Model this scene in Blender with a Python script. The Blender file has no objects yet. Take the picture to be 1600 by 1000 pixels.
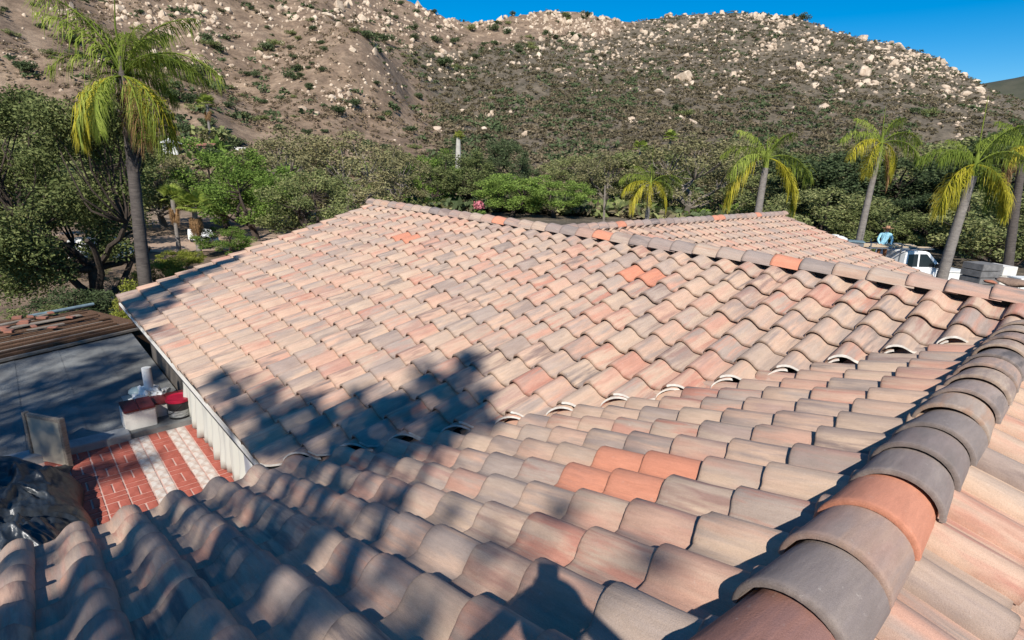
import bpy, bmesh, math, random
import numpy as np
from mathutils import Matrix, Vector, noise as mnoise

random.seed(7)
rng = np.random.default_rng(7)
scene = bpy.context.scene
COL = scene.collection
R_ = math.radians
W = 0.305                                   # cover width of one roof tile, metres

# ------------------------------------------------------------------ camera, sky, sun
F_PX, YAW, PITCH, ROLL = 864.49, 0.748632, -0.272042, 0.0381826
CAM = np.array([-39.2102, 21.7297, 3.4691]) * W
_F = np.array([math.cos(PITCH) * math.cos(YAW), -math.cos(PITCH) * math.sin(YAW), math.sin(PITCH)])
_R = np.array([-math.sin(YAW), -math.cos(YAW), 0.0])
_U = np.cross(_R, _F)
CR = math.cos(ROLL) * _R + math.sin(ROLL) * _U
CU = -math.sin(ROLL) * _R + math.cos(ROLL) * _U
cam_data = bpy.data.cameras.new("camera")
cam_data.sensor_width = 36.0
cam_data.lens = F_PX / 1600 * 36.0
cam_data.clip_start = 0.05
cam_data.clip_end = 8000
cam_ob = bpy.data.objects.new("camera", cam_data)
COL.objects.link(cam_ob)
cam_ob.matrix_world = Matrix(((CR[0], CU[0], -_F[0], CAM[0]), (CR[1], CU[1], -_F[1], CAM[1]),
                              (CR[2], CU[2], -_F[2], CAM[2]), (0, 0, 0, 1)))
scene.camera = cam_ob

SUN = np.array([-0.5136, 0.5775, 0.6346])   # towards the sun
SUN /= np.linalg.norm(SUN)
world = bpy.data.worlds.new("World")
scene.world = world
world.use_nodes = True
wn = world.node_tree
bg = wn.nodes["Background"]
sky = wn.nodes.new("ShaderNodeTexSky")
sky.sky_type = 'NISHITA'
sky.sun_disc = False
sky.sun_elevation = math.asin(SUN[2])
sky.sun_rotation = math.atan2(SUN[0], SUN[1])
sky.altitude = 300
sky.air_density = 1.0
sky.dust_density = 0.15
sky.ozone_density = 3.0
hs = wn.nodes.new("ShaderNodeHueSaturation")
hs.inputs["Saturation"].default_value = 1.6
hs.inputs["Value"].default_value = 1.0
wn.links.new(sky.outputs[0], hs.inputs["Color"])
wn.links.new(hs.outputs[0], bg.inputs["Color"])
bg.inputs["Strength"].default_value = 0.086

sun_data = bpy.data.lights.new("sun", 'SUN')
sun_data.energy = 4.6
sun_data.angle = R_(0.53)
sun_data.color = (1.0, 0.955, 0.89)
sun_ob = bpy.data.objects.new("sun", sun_data)
COL.objects.link(sun_ob)
sun_ob.rotation_euler = Vector(SUN.tolist()).to_track_quat('Z', 'Y').to_euler()
sun_ob.location = (-20, 25, 40)

vs = scene.view_settings
vs.view_transform = 'Standard'
vs.look = 'None'
vs.gamma = 1.0
vs.exposure = 0.5
vs.use_curve_mapping = False

# ------------------------------------------------------------------ helpers
def ray(px, py):
    d = _F * F_PX + CR * (px - 800) - CU * (py - 500)
    return d / np.linalg.norm(d)

def proj(P):
    d = np.asarray(P, float) - CAM
    z = d @ _F
    return 800 + F_PX * (d @ CR) / z, 500 - F_PX * (d @ CU) / z, z

def hit_plane(px, py, n, c):
    n = np.asarray(n, float)
    d = ray(px, py)
    return CAM + d * ((c - CAM @ n) / (d @ n))

def link(name, data=None, parent=None):
    o = bpy.data.objects.new(name, data)
    COL.objects.link(o)
    if parent is not None:
        o.parent = parent
        o.matrix_parent_inverse = WM.get(parent.name, Matrix()).inverted()
    return o

WM = {}                                      # world matrices of top-level empties that use world-space children

def tag(o, label=None, cat=None, group=None, kind=None):
    if label: o["label"] = label
    if cat: o["category"] = cat
    if group: o["group"] = group
    if kind: o["kind"] = kind
    return o

def empty(name, loc=(0, 0, 0), rz=0.0, sc=1.0, label=None, cat=None, group=None, worldspace=False):
    e = bpy.data.objects.new(name, None)
    COL.objects.link(e)
    e.empty_display_size = 0.3
    e.location = loc
    e.rotation_euler = (0, 0, rz)
    e.scale = (sc, sc, sc) if not hasattr(sc, '__len__') else sc
    if worldspace:
        WM[e.name] = Matrix.Translation(loc)
    return tag(e, label, cat, group)

def np_mesh(name, verts, faces, mats=(), smooth=False, fmat=None, attrs=None):
    me = bpy.data.meshes.new(name)
    verts = np.asarray(verts, np.float32)
    if isinstance(faces, np.ndarray):
        nf, k = faces.shape
        me.vertices.add(len(verts)); me.vertices.foreach_set("co", verts.ravel())
        me.loops.add(nf * k); me.loops.foreach_set("vertex_index", faces.astype(np.int32).ravel())
        me.polygons.add(nf)
        me.polygons.foreach_set("loop_start", np.arange(0, nf * k, k, dtype=np.int32))
        me.update(calc_edges=True)
    else:
        me.from_pydata(verts.tolist(), [], faces)
    for m in mats: me.materials.append(m)
    if fmat is not None: me.polygons.foreach_set("material_index", np.asarray(fmat, np.int32))
    me.polygons.foreach_set("use_smooth", np.full(len(me.polygons), smooth))
    for k, (typ, arr) in (attrs or {}).items():
        a = me.attributes.new(k, typ, 'POINT')
        a.data.foreach_set("vector" if typ == 'FLOAT_VECTOR' else "value", np.asarray(arr, np.float32).ravel())
    me.update()
    return me

class MB:
    """collects verts / faces of one mesh"""
    def __init__(s): s.v = []; s.f = []; s.m = []
    def add(s, vs_, fs_, mi=0):
        o = len(s.v); s.v += [tuple(map(float, q)) for q in vs_]
        s.f += [tuple(i + o for i in q) for q in fs_]; s.m += [mi] * len(fs_)
        return s
    def box(s, lo, hi, mi=0, M=None):
        x0, y0, z0 = lo; x1, y1, z1 = hi
        vs_ = [(x0, y0, z0), (x1, y0, z0), (x1, y1, z0), (x0, y1, z0), (x0, y0, z1), (x1, y0, z1), (x1, y1, z1), (x0, y1, z1)]
        if M is not None: vs_ = [tuple(M @ Vector(q)) for q in vs_]
        return s.add(vs_, [(3, 2, 1, 0), (4, 5, 6, 7), (0, 1, 5, 4), (1, 2, 6, 5), (2, 3, 7, 6), (3, 0, 4, 7)], mi)
    def tube(s, pts, rad, seg=8, mi=0, cap=True):
        pts = [np.array(q, float) for q in pts]
        if not hasattr(rad, '__len__'): rad = [rad] * len(pts)
        rings = []; prev = None
        for i, q in enumerate(pts):
            a = pts[max(0, i - 1)]; b = pts[min(len(pts) - 1, i + 1)]
            d = (b - a) / (np.linalg.norm(b - a) + 1e-9)
            if prev is None:
                ref = np.array([0, 0, 1.]) if abs(d[2]) < .9 else np.array([1., 0, 0])
                u = np.cross(d, ref)
            else:
                u = prev - d * (prev @ d)
            u /= np.linalg.norm(u) + 1e-9; prev = u; w = np.cross(d, u)
            rings.append([q + rad[i] * (math.cos(2 * math.pi * k / seg) * u + math.sin(2 * math.pi * k / seg) * w) for k in range(seg)])
        vs_ = [p for r in rings for p in r]; fs_ = []
        for i in range(len(pts) - 1):
            for k in range(seg):
                a = i * seg + k; b = i * seg + (k + 1) % seg
                fs_.append((a, b, b + seg, a + seg))
        if cap:
            fs_.append(tuple(range(seg - 1, -1, -1)))
            fs_.append(tuple(range((len(pts) - 1) * seg, len(pts) * seg)))
        return s.add(vs_, fs_, mi)
    def lathe(s, prof, seg=20, c=(0, 0, 0), mi=0):
        vs_ = []; fs_ = []
        for r, z in prof:
            for k in range(seg):
                a = 2 * math.pi * k / seg
                vs_.append((c[0] + r * math.cos(a), c[1] + r * math.sin(a), c[2] + z))
        for i in range(len(prof) - 1):
            for k in range(seg):
                a = i * seg + k; b = i * seg + (k + 1) % seg
                fs_.append((a, b, b + seg, a + seg))
        return s.add(vs_, fs_, mi)
    def prism(s, poly, axis_len, M=None, mi=0):
        """poly in (x,z), extruded along y by +-axis_len/2"""
        n = len(poly); h = axis_len / 2
        vs_ = [(x, -h, z) for x, z in poly] + [(x, h, z) for x, z in poly]
        if M is not None: vs_ = [tuple(M @ Vector(q)) for q in vs_]
        fs_ = [tuple(range(n)), tuple(range(2 * n - 1, n - 1, -1))] + [(i, i + n, (i + 1) % n + n, (i + 1) % n) for i in range(n)]
        return s.add(vs_, fs_, mi)
    def mesh(s, name, mats, smooth=False, bevel=0.0):
        me = bpy.data.meshes.new(name)
        me.from_pydata(s.v, [], s.f)
        for m in mats: me.materials.append(m)
        me.polygons.foreach_set("material_index", np.array(s.m, np.int32))
        if bevel:
            bm = bmesh.new(); bm.from_mesh(me)
            bmesh.ops.bevel(bm, geom=[e for e in bm.edges if len(e.link_faces) == 2 and e.calc_face_angle(0) > .6], offset=bevel, segments=2, affect='EDGES', clamp_overlap=True)
            bm.to_mesh(me); bm.free()
        bm = bmesh.new(); bm.from_mesh(me); bmesh.ops.recalc_face_normals(bm, faces=bm.faces); bm.to_mesh(me); bm.free()
        if smooth:
            me.polygons.foreach_set("use_smooth", np.full(len(me.polygons), True))
            me.set_sharp_from_angle(angle=R_(smooth if smooth is not True else 40))
        me.update()
        return me
    def obj(s, name, mats, parent=None, smooth=False, bevel=0.0):
        if not isinstance(mats, (list, tuple)): mats = [mats]
        return link(name, s.mesh(name, mats, smooth, bevel), parent)

# ------------------------------------------------------------------ materials
def mat(name):
    m = bpy.data.materials.new(name); m.use_nodes = True
    nt = m.node_tree; nt.nodes.clear()
    out = nt.nodes.new("ShaderNodeOutputMaterial")
    b = nt.nodes.new("ShaderNodeBsdfPrincipled")
    nt.links.new(b.outputs[0], out.inputs[0])
    b.inputs["Roughness"].default_value = 0.85
    b.inputs["Specular IOR Level"].default_value = 0.3
    return m, nt, b

def nd(nt, typ, **kw):
    n = nt.nodes.new(typ)
    for k, v in kw.items():
        if k in n.inputs: n.inputs[k].default_value = v
        else: setattr(n, k, v)
    return n

def ramp(nt, stops, interp='LINEAR'):
    r = nt.nodes.new("ShaderNodeValToRGB"); r.color_ramp.interpolation = interp
    e = r.color_ramp.elements
    while len(e) < len(stops): e.new(0.5)
    for i, (p, c) in enumerate(stops):
        e[i].position = p; e[i].color = (*c, 1) if len(c) == 3 else c
    return r

def math_n(nt, op, a, b=None, c=None):
    n = nt.nodes.new("ShaderNodeMath"); n.operation = op
    for i, x in enumerate((a, b, c)):
        if x is None: continue
        if isinstance(x, (int, float)): n.inputs[i].default_value = x
        else: nt.links.new(x, n.inputs[i])
    return n.outputs[0]

def mix_c(nt, fac, a, b, blend='MIX'):
    n = nt.nodes.new("ShaderNodeMix"); n.data_type = 'RGBA'; n.blend_type = blend
    for sock, x in ((n.inputs[0], fac), (n.inputs[6], a), (n.inputs[7], b)):
        if isinstance(x, (int, float)): sock.default_value = x
        elif isinstance(x, tuple): sock.default_value = (*x, 1) if len(x) == 3 else x
        else: nt.links.new(x, sock)
    return n.outputs[2]

def simple(name, c1, c2=None, scale=8.0, rough=0.85, bump=0.15, metal=0.0, detail=6.0, coords='Object', stretch=None, bscale=None):
    m, nt, b = mat(name)
    tc = nt.nodes.new("ShaderNodeTexCoord")
    v = tc.outputs[coords]
    if stretch:
        mp = nd(nt, "ShaderNodeMapping"); mp.inputs["Scale"].default_value = stretch
        nt.links.new(v, mp.inputs[0]); v = mp.outputs[0]
    n1 = nd(nt, "ShaderNodeTexNoise", Scale=scale, Detail=detail, Roughness=0.62); nt.links.new(v, n1.inputs[0])
    c2 = c2 or tuple(x * 0.72 for x in c1)
    r = ramp(nt, [(0.33, c1), (0.68, c2)]); nt.links.new(n1.outputs[0], r.inputs[0])
    nt.links.new(r.outputs[0], b.inputs["Base Color"])
    b.inputs["Roughness"].default_value = rough; b.inputs["Metallic"].default_value = metal
    if bump:
        n2 = nd(nt, "ShaderNodeTexNoise", Scale=bscale or scale * 5, Detail=5.0); nt.links.new(v, n2.inputs[0])
        bp = nd(nt, "ShaderNodeBump", Strength=bump, Distance=0.02); nt.links.new(n2.outputs[0], bp.inputs["Height"])
        nt.links.new(bp.outputs[0], b.inputs["Normal"])
    return m

def tile_material(name, stops, streak, gain=1.0):
    """blended concrete tile: each tile gets its own tones and length-wise flashing"""
    m, nt, b = mat(name)
    at = nd(nt, "ShaderNodeAttribute"); at.attribute_name = "tuv"
    sp = nt.nodes.new("ShaderNodeSeparateXYZ"); nt.links.new(at.outputs["Vector"], sp.inputs[0])
    oi = nt.nodes.new("ShaderNodeObjectInfo")
    seed = math_n(nt, 'ADD', sp.outputs[2], math_n(nt, 'MULTIPLY', oi.outputs["Random"], 331.7))
    def wn_(k):
        w = nt.nodes.new("ShaderNodeTexWhiteNoise"); w.noise_dimensions = '1D'
        nt.links.new(math_n(nt, 'ADD', math_n(nt, 'MULTIPLY', seed, 7.31), k), w.inputs["W"]); return w.outputs["Value"]
    r1 = ramp(nt, stops, 'LINEAR'); nt.links.new(wn_(1.7), r1.inputs[0])
    r2 = ramp(nt, stops, 'LINEAR'); nt.links.new(wn_(9.2), r2.inputs[0])
    r3 = ramp(nt, streak, 'LINEAR'); nt.links.new(wn_(4.4), r3.inputs[0])
    cv = nt.nodes.new("ShaderNodeCombineXYZ")
    nt.links.new(math_n(nt, 'MULTIPLY', sp.outputs[0], 2.0), cv.inputs[0])
    nt.links.new(math_n(nt, 'MULTIPLY', sp.outputs[1], 0.28), cv.inputs[1])
    nt.links.new(math_n(nt, 'MULTIPLY', seed, 13.1), cv.inputs[2])
    n1 = nd(nt, "ShaderNodeTexNoise", Scale=1.6, Detail=2.5, Roughness=0.55); nt.links.new(cv.outputs[0], n1.inputs[0])
    f1 = ramp(nt, [(0.40, (0, 0, 0)), (0.60, (1, 1, 1))]); nt.links.new(n1.outputs[0], f1.inputs[0])
    c = mix_c(nt, f1.outputs[0], r1.outputs[0], r2.outputs[0])
    cv2 = nt.nodes.new("ShaderNodeCombineXYZ")
    nt.links.new(math_n(nt, 'MULTIPLY', sp.outputs[0], 4.2), cv2.inputs[0])
    nt.links.new(math_n(nt, 'MULTIPLY', sp.outputs[1], 0.42), cv2.inputs[1])
    nt.links.new(math_n(nt, 'MULTIPLY', seed, 5.7), cv2.inputs[2])
    n2 = nd(nt, "ShaderNodeTexNoise", Scale=1.5, Detail=4.0, Roughness=0.6); nt.links.new(cv2.outputs[0], n2.inputs[0])
    f2 = ramp(nt, [(0.45, (0, 0, 0)), (0.62, (0.95, 0.95, 0.95))]); nt.links.new(n2.outputs[0], f2.inputs[0])
    c = mix_c(nt, f2.outputs[0], c, r3.outputs[0])
    c = mix_c(nt, 0.16, c, (0.44, 0.325, 0.245)) if name == "blended_tile" else c
    cv3 = nt.nodes.new("ShaderNodeCombineXYZ")
    nt.links.new(math_n(nt, 'MULTIPLY', sp.outputs[0], 17.0), cv3.inputs[0])
    nt.links.new(math_n(nt, 'MULTIPLY', sp.outputs[1], 2.2), cv3.inputs[1])
    nt.links.new(math_n(nt, 'MULTIPLY', seed, 3.3), cv3.inputs[2])
    n3 = nd(nt, "ShaderNodeTexNoise", Scale=1.0, Detail=6.0, Roughness=0.7); nt.links.new(cv3.outputs[0], n3.inputs[0])
    f3 = ramp(nt, [(0.25, (0.84, 0.83, 0.82)), (0.75, (1.12, 1.12, 1.12))]); nt.links.new(n3.outputs[0], f3.inputs[0])
    c = mix_c(nt, 1.0, c, f3.outputs[0], 'MULTIPLY')
    # pale scuffs and grime spots
    tc = nt.nodes.new("ShaderNodeNewGeometry")
    n4 = nd(nt, "ShaderNodeTexNoise", Scale=23.0, Detail=7.0, Roughness=0.75); nt.links.new(tc.outputs["Position"], n4.inputs[0])
    f4 = ramp(nt, [(0.62, (0, 0, 0)), (0.72, (0.42, 0.42, 0.42))]); nt.links.new(n4.outputs[0], f4.inputs[0])
    c = mix_c(nt, f4.outputs[0], c, (0.60, 0.53, 0.45))
    f5 = ramp(nt, [(0.24, (0.45, 0.45, 0.45)), (0.36, (0, 0, 0))]); nt.links.new(n4.outputs[0], f5.inputs[0])
    c = mix_c(nt, f5.outputs[0], c, (0.12, 0.10, 0.09))
    n7 = nd(nt, "ShaderNodeTexNoise", Scale=420.0, Detail=3.0, Roughness=0.8); nt.links.new(tc.outputs["Position"], n7.inputs[0])
    f7 = ramp(nt, [(0.32, (0.70, 0.69, 0.68)), (0.5, (1, 1, 1)), (0.7, (1.16, 1.16, 1.16))]); nt.links.new(n7.outputs[0], f7.inputs[0])
    c = mix_c(nt, 1.0, c, f7.outputs[0], 'MULTIPLY')
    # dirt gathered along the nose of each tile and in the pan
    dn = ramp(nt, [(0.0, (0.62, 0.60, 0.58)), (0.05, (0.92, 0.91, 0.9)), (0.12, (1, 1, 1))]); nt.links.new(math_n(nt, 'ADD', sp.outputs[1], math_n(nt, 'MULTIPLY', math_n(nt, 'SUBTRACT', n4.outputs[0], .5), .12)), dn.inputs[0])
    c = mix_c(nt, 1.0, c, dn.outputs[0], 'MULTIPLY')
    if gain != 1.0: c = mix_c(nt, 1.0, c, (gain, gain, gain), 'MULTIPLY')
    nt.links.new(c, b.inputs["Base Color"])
    b.inputs["Roughness"].default_value = 0.9
    n6 = nd(nt, "ShaderNodeTexNoise", Scale=180.0, Detail=4.0); nt.links.new(tc.outputs["Position"], n6.inputs[0])
    hsum = math_n(nt, 'ADD', math_n(nt, 'MULTIPLY', n6.outputs[0], 0.5), n3.outputs[0])
    bp = nd(nt, "ShaderNodeBump", Strength=0.42, Distance=0.006); nt.links.new(hsum, bp.inputs["Height"])
    nt.links.new(bp.outputs[0], b.inputs["Normal"])
    return m

BUFF = (0.51, 0.368, 0.262); PEACH = (0.53, 0.325, 0.232); PINK = (0.485, 0.235, 0.168); TERRA = (0.45, 0.175, 0.12)
GREY = (0.345, 0.275, 0.232); MAUVE = (0.26, 0.20, 0.175); CHAR = (0.135, 0.112, 0.108)
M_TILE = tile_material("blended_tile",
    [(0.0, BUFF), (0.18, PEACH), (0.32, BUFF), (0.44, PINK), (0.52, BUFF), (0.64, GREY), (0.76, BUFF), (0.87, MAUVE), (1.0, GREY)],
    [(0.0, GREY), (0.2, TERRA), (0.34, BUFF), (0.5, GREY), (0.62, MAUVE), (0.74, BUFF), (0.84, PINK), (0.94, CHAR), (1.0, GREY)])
M_CAP = tile_material("ridge_cap_tile",
    [(0.0, GREY), (0.2, (0.33, 0.24, 0.20)), (0.38, GREY), (0.52, (0.42, 0.29, 0.22)), (0.66, (0.45, 0.27, 0.2)), (0.8, MAUVE), (1.0, (0.34, 0.27, 0.23))],
    [(0.0, CHAR), (0.3, GREY), (0.55, MAUVE), (0.75, (0.45, 0.3, 0.22)), (1.0, CHAR)])
T1 = (0.60, 0.255, 0.155); T2 = (0.54, 0.22, 0.135)
M_TERRA = tile_material("plain_terracotta", [(0.0, T1), (0.5, T2), (1.0, T1)], [(0.0, T2), (0.6, T1), (1.0, (0.42, 0.19, 0.13))])
M_CAPD = tile_material("charcoal_cap", [(0.0, MAUVE), (0.5, (0.23, 0.19, 0.17)), (1.0, (0.28, 0.225, 0.195))], [(0.0, CHAR), (0.5, GREY), (1.0, (0.09, 0.08, 0.078))])
M_CAPT = tile_material("tan_cap", [(0.0, (0.42, 0.33, 0.26)), (0.5, (0.46, 0.34, 0.25)), (1.0, GREY)], [(0.0, GREY), (0.5, (0.48, 0.30, 0.2)), (1.0, MAUVE)])
M_CAPR = tile_material("redbrown_cap", [(0.0, (0.30, 0.14, 0.10)), (0.5, (0.26, 0.13, 0.10)), (1.0, (0.34, 0.16, 0.11))], [(0.0, MAUVE), (0.5, TERRA), (1.0, CHAR)])
M_CUT = simple("cut_tile_mortar", (0.66, 0.62, 0.55), (0.42, 0.37, 0.32), 14.0)
M_FELT = simple("black_underlayment", (0.03, 0.03, 0.032), (0.02, 0.02, 0.02), 5.0)
M_STUCCO = simple("white_stucco", (0.72, 0.69, 0.62), (0.6, 0.56, 0.5), 2.5, 0.92, 0.3, bscale=60)
M_WHITEP = simple("white_paint", (0.78, 0.77, 0.73), (0.66, 0.65, 0.6), 4.0, 0.5, 0.05)
M_BROWNWOOD = simple("brown_wood", (0.16, 0.085, 0.045), (0.07, 0.04, 0.025), 6.0, 0.85, 0.3, stretch=(1, 8, 8))
M_GREYWOOD = simple("weathered_wood", (0.30, 0.25, 0.20), (0.16, 0.13, 0.10), 5.0, 0.9, 0.3, stretch=(8, 1, 8))

# ------------------------------------------------------------------ terrain
GROUND = -4.3
_AZ = np.array([-180, -140, -100, -90, -84, -80.5, -77.5, -74.3, -67, -61.8, -56, -52.8, -49, -45.4, -42, -38.25, -35.5, -32.4, -25, -15, -2, 10, 40, 90, 140, 180.])
_EL = np.array([2.5, 2.5, 3, 4, 5.6, 7.2, 8.9, 10.3, 12.7, 13.6, 13.4, 12.9, 13.4, 13.5, 13.2, 12.6, 13.0, 13.9, 16.2, 18, 17, 15, 12, 5, 2.5, 2.5])
_RS = np.array([430, 430, 430, 430, 430, 430, 430, 430, 430, 430, 420, 410, 400, 390, 375, 355, 345, 330, 305, 300, 300, 300, 320, 400, 430, 430.])

_perm = np.random.default_rng(3).random((256, 256)).astype(np.float64)
def vnoise(x, y):
    xi = np.floor(x).astype(int); yi = np.floor(y).astype(int)
    fx = x - xi; fy = y - yi; fx = fx * fx * (3 - 2 * fx); fy = fy * fy * (3 - 2 * fy)
    g = lambda a, b: _perm[a & 255, b & 255]
    return (g(xi, yi) * (1 - fx) + g(xi + 1, yi) * fx) * (1 - fy) + (g(xi, yi + 1) * (1 - fx) + g(xi + 1, yi + 1) * fx) * fy - 0.5
def fbm(x, y, o=4):
    s = 0; a = 1.0
    for i in range(o):
        s = s + a * vnoise(x * 2 ** i + 17.3 * i, y * 2 ** i + 9.1 * i); a *= 0.5
    return s

def terrain_z(x, y):
    x = np.asarray(x, float); y = np.asarray(y, float)
    dx = x - CAM[0]; dy = y - CAM[1]
    r = np.hypot(dx, dy); az = np.degrees(np.arctan2(dy, dx))
    el = np.interp(az, _AZ, _EL); rs = np.interp(az, _AZ, _RS)
    zs = np.tan(np.radians(el)) * rs + CAM[2]
    r0 = np.interp(az, [-180, -80, -45, -20, 0, 180], [100, 95, 95, 70, 62, 80])
    t = (r - r0) / (rs - r0)
    tc = np.clip(t, 0, 1)
    g = 0.32 * tc + 0.68 * tc ** 1.55
    gullies = fbm(az / 9.0 + 3, r / 90.0, 3) * 11.0 * np.sin(np.pi * np.clip(tc, 0, 1)) ** 0.8
    rough = fbm(x / 22.0, y / 22.0, 4) * 3.2 * np.clip(t * 2.5, 0, 1)
    z = GROUND + (zs - GROUND) * g + gullies + rough
    over = np.clip(t - 1, 0, 3)
    z = z - over * (zs - GROUND) * 0.9 + np.where(t > 1, 0, 0)
    z = np.where(t > 1, np.maximum(z, GROUND - 12 + 0 * z), z)
    # the bare brown spur on the left flank
    z = z + 8.5 * np.exp(-((az + 27.0) / 5.5) ** 2 - ((r - 165) / 26.0) ** 2)
    # gentle relief of the valley floor
    z = z + fbm(x / 15.0, y / 15.0, 3) * 0.9 * np.clip((r - 30) / 25, 0, 1) * np.clip(1 - t * 4, 0, 1)
    return z

def tz(x, y): return float(terrain_z(np.array([x]), np.array([y]))[0])

def cover_mask(az, r):
    rs = np.interp(az, _AZ, _RS)
    t = np.clip((r - 70) / (rs - 70), 0, 1)
    azb = np.interp(t, [0, .25, .5, .66, .75, .85, 1.0], [-34, -35.5, -34, -31.5, -37, -50, -54])
    return 1 / (1 + np.exp((az - azb) / 1.1))

naz = 520
azs = np.concatenate([np.linspace(-100, 16, naz), np.linspace(16, 260, 90)[1:]])
rsamp = np.concatenate([np.linspace(0.5, 60, 26), np.geomspace(62, 470, 150), np.geomspace(490, 4500, 16)])
AZ, RR = np.meshgrid(np.radians(azs), rsamp, indexing='ij')
TX = CAM[0] + RR * np.cos(AZ); TY = CAM[1] + RR * np.sin(AZ)
TZ = terrain_z(TX, TY)
na, nr = TX.shape
idx = np.arange(na * nr).reshape(na, nr)
tf = np.stack([idx[:-1, :-1], idx[:-1, 1:], idx[1:, 1:], idx[1:, :-1]], -1).reshape(-1, 4)
az_d = (np.degrees(AZ) + 180) % 360 - 180
cov = cover_mask(az_d, RR)

m, nt, b = mat("hill_ground")
at = nd(nt, "ShaderNodeAttribute"); at.attribute_name = "cover"
geo = nt.nodes.new("ShaderNodeNewGeometry")
n1 = nd(nt, "ShaderNodeTexNoise", Scale=0.16, Detail=8.0, Roughness=0.7); nt.links.new(geo.outputs["Position"], n1.inputs[0])
n2 = nd(nt, "ShaderNodeTexNoise", Scale=0.7, Detail=9.0, Roughness=0.85); nt.links.new(geo.outputs["Position"], n2.inputs[0])
gr = ramp(nt, [(0.30, (0.125, 0.085, 0.056)), (0.5, (0.225, 0.155, 0.102)), (0.70, (0.36, 0.26, 0.175))]); nt.links.new(n1.outputs[0], gr.inputs[0])
ch = ramp(nt, [(0.32, (0.072, 0.061, 0.040)), (0.52, (0.14, 0.112, 0.078)), (0.74, (0.22, 0.172, 0.122))]); nt.links.new(n1.outputs[0], ch.inputs[0])
sp = ramp(nt, [(0.34, (0.45, 0.45, 0.45)), (0.66, (1.4, 1.4, 1.4))]); nt.links.new(n2.outputs[0], sp.inputs[0])
fac = math_n(nt, 'ADD', at.outputs["Fac"], math_n(nt, 'MULTIPLY', math_n(nt, 'SUBTRACT', n1.outputs[0], 0.5), 0.9))
fr = ramp(nt, [(0.3, (0, 0, 0)), (0.7, (1, 1, 1))]); nt.links.new(fac, fr.inputs[0])
c = mix_c(nt, fr.outputs[0], gr.outputs[0], ch.outputs[0])
c = mix_c(nt, 1.0, c, sp.outputs[0], 'MULTIPLY')
nt.links.new(c, b.inputs["Base Color"])
bp = nd(nt, "ShaderNodeBump", Strength=0.6, Distance=0.5); nt.links.new(n2.outputs[0], bp.inputs["Height"]); nt.links.new(bp.outputs[0], b.inputs["Normal"])
b.inputs["Roughness"].default_value = 0.95
M_GROUND = m
me = np_mesh("terrain", np.stack([TX, TY, TZ], -1).reshape(-1, 3), tf, [M_GROUND], True, attrs={"cover": ('FLOAT', cov.ravel())})
tag(link("terrain", me), kind="structure")

# far dark hill beyond the right shoulder of the near one
fa = np.radians(np.linspace(-112, -70, 70)); fr_ = np.linspace(700, 1250, 30)
FA, FR = np.meshgrid(fa, fr_, indexing='ij')
fx = CAM[0] + FR * np.cos(FA); fy = CAM[1] + FR * np.sin(FA)
fel = np.interp(np.degrees(FA), [-112, -98, -90, -84.5, -82.5, -80, -78, -74, -70], [6, 9.5, 9.4, 8.3, 7.75, 7.35, 7.25, 7.0, 5])
ft = (FR - 700) / 300
fz = -20 + (np.tan(np.radians(fel)) * 1000 + 20) * np.where(ft <= 1, np.clip(ft, 0, 1), 2 - ft) + fbm(fx / 60, fy / 60) * 8 * np.sin(np.pi * np.clip(ft, 0, 1))
ii = np.arange(fx.size).reshape(fx.shape)
ff = np.stack([ii[:-1, :-1], ii[:-1, 1:], ii[1:, 1:], ii[1:, :-1]], -1).reshape(-1, 4)
tag(link("distant_hill", np_mesh("distant_hill", np.stack([fx, fy, fz], -1).reshape(-1, 3), ff, [simple("far_scrub", (0.045, 0.05, 0.03), (0.08, 0.075, 0.05), .05, .95, 0)], True)), kind="structure")

_rq = np.geomspace(35, 460, 500)
def on_terrain(px, py):
    """first terrain point seen through a picture point (None = sky)"""
    d = ray(px, py); h = math.hypot(d[0], d[1])
    xs = CAM[0] + d[0] / h * _rq; ys = CAM[1] + d[1] / h * _rq
    zr = CAM[2] + d[2] / h * _rq
    k = np.nonzero(terrain_z(xs, ys) >= zr)[0]
    if len(k) == 0: return None
    k = k[0]
    return np.array([xs[k], ys[k], tz(xs[k], ys[k])]), _rq[k]
def at_px(px, r, py=300):
    """ground point in the direction of a picture column, r metres away"""
    d = ray(px, py); h = math.hypot(d[0], d[1])
    x = CAM[0] + d[0] / h * r; y = CAM[1] + d[1] / h * r
    return np.array([x, y, tz(x, y)])
def z_at(px, py, r):
    d = ray(px, py); return CAM[2] + d[2] / math.hypot(d[0], d[1]) * r

# ------------------------------------------------------------------ house: tiled roof
PA = 0.292804; TA = math.tan(PA)              # main slope pitch
TB = 0.3366; PB = math.atan(TB)               # cross wing pitch
EXP = 1.1361 * W * 0.989                      # tile exposure along the slope
XR = -38.0 * W                                # ridge of the cross wing runs along y here
YE = 17.25 * W                                # eave line of the main slope
XE = -24.55 * W                               # eave line of the cross wing
ZE = -TA * YE
ZR = ZE + TB * (XE - XR)                      # height of the wing ridge
XC = 2 * XR - XE                              # eave on the far side of the wing
YG = 27.0 * W                                 # gable end of the wing
XRAKE = 0.52 * W
def zA(x, y): return -TA * y
def zB(x, y): return ZE + TB * (XE - x)
def zC(x, y): return ZE + TB * (x - XC)

house = empty("house", (-8.0, 0.0, GROUND), label="low house with blended clay coloured S-tile roof filling the foreground", cat="house", worldspace=True)

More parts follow.
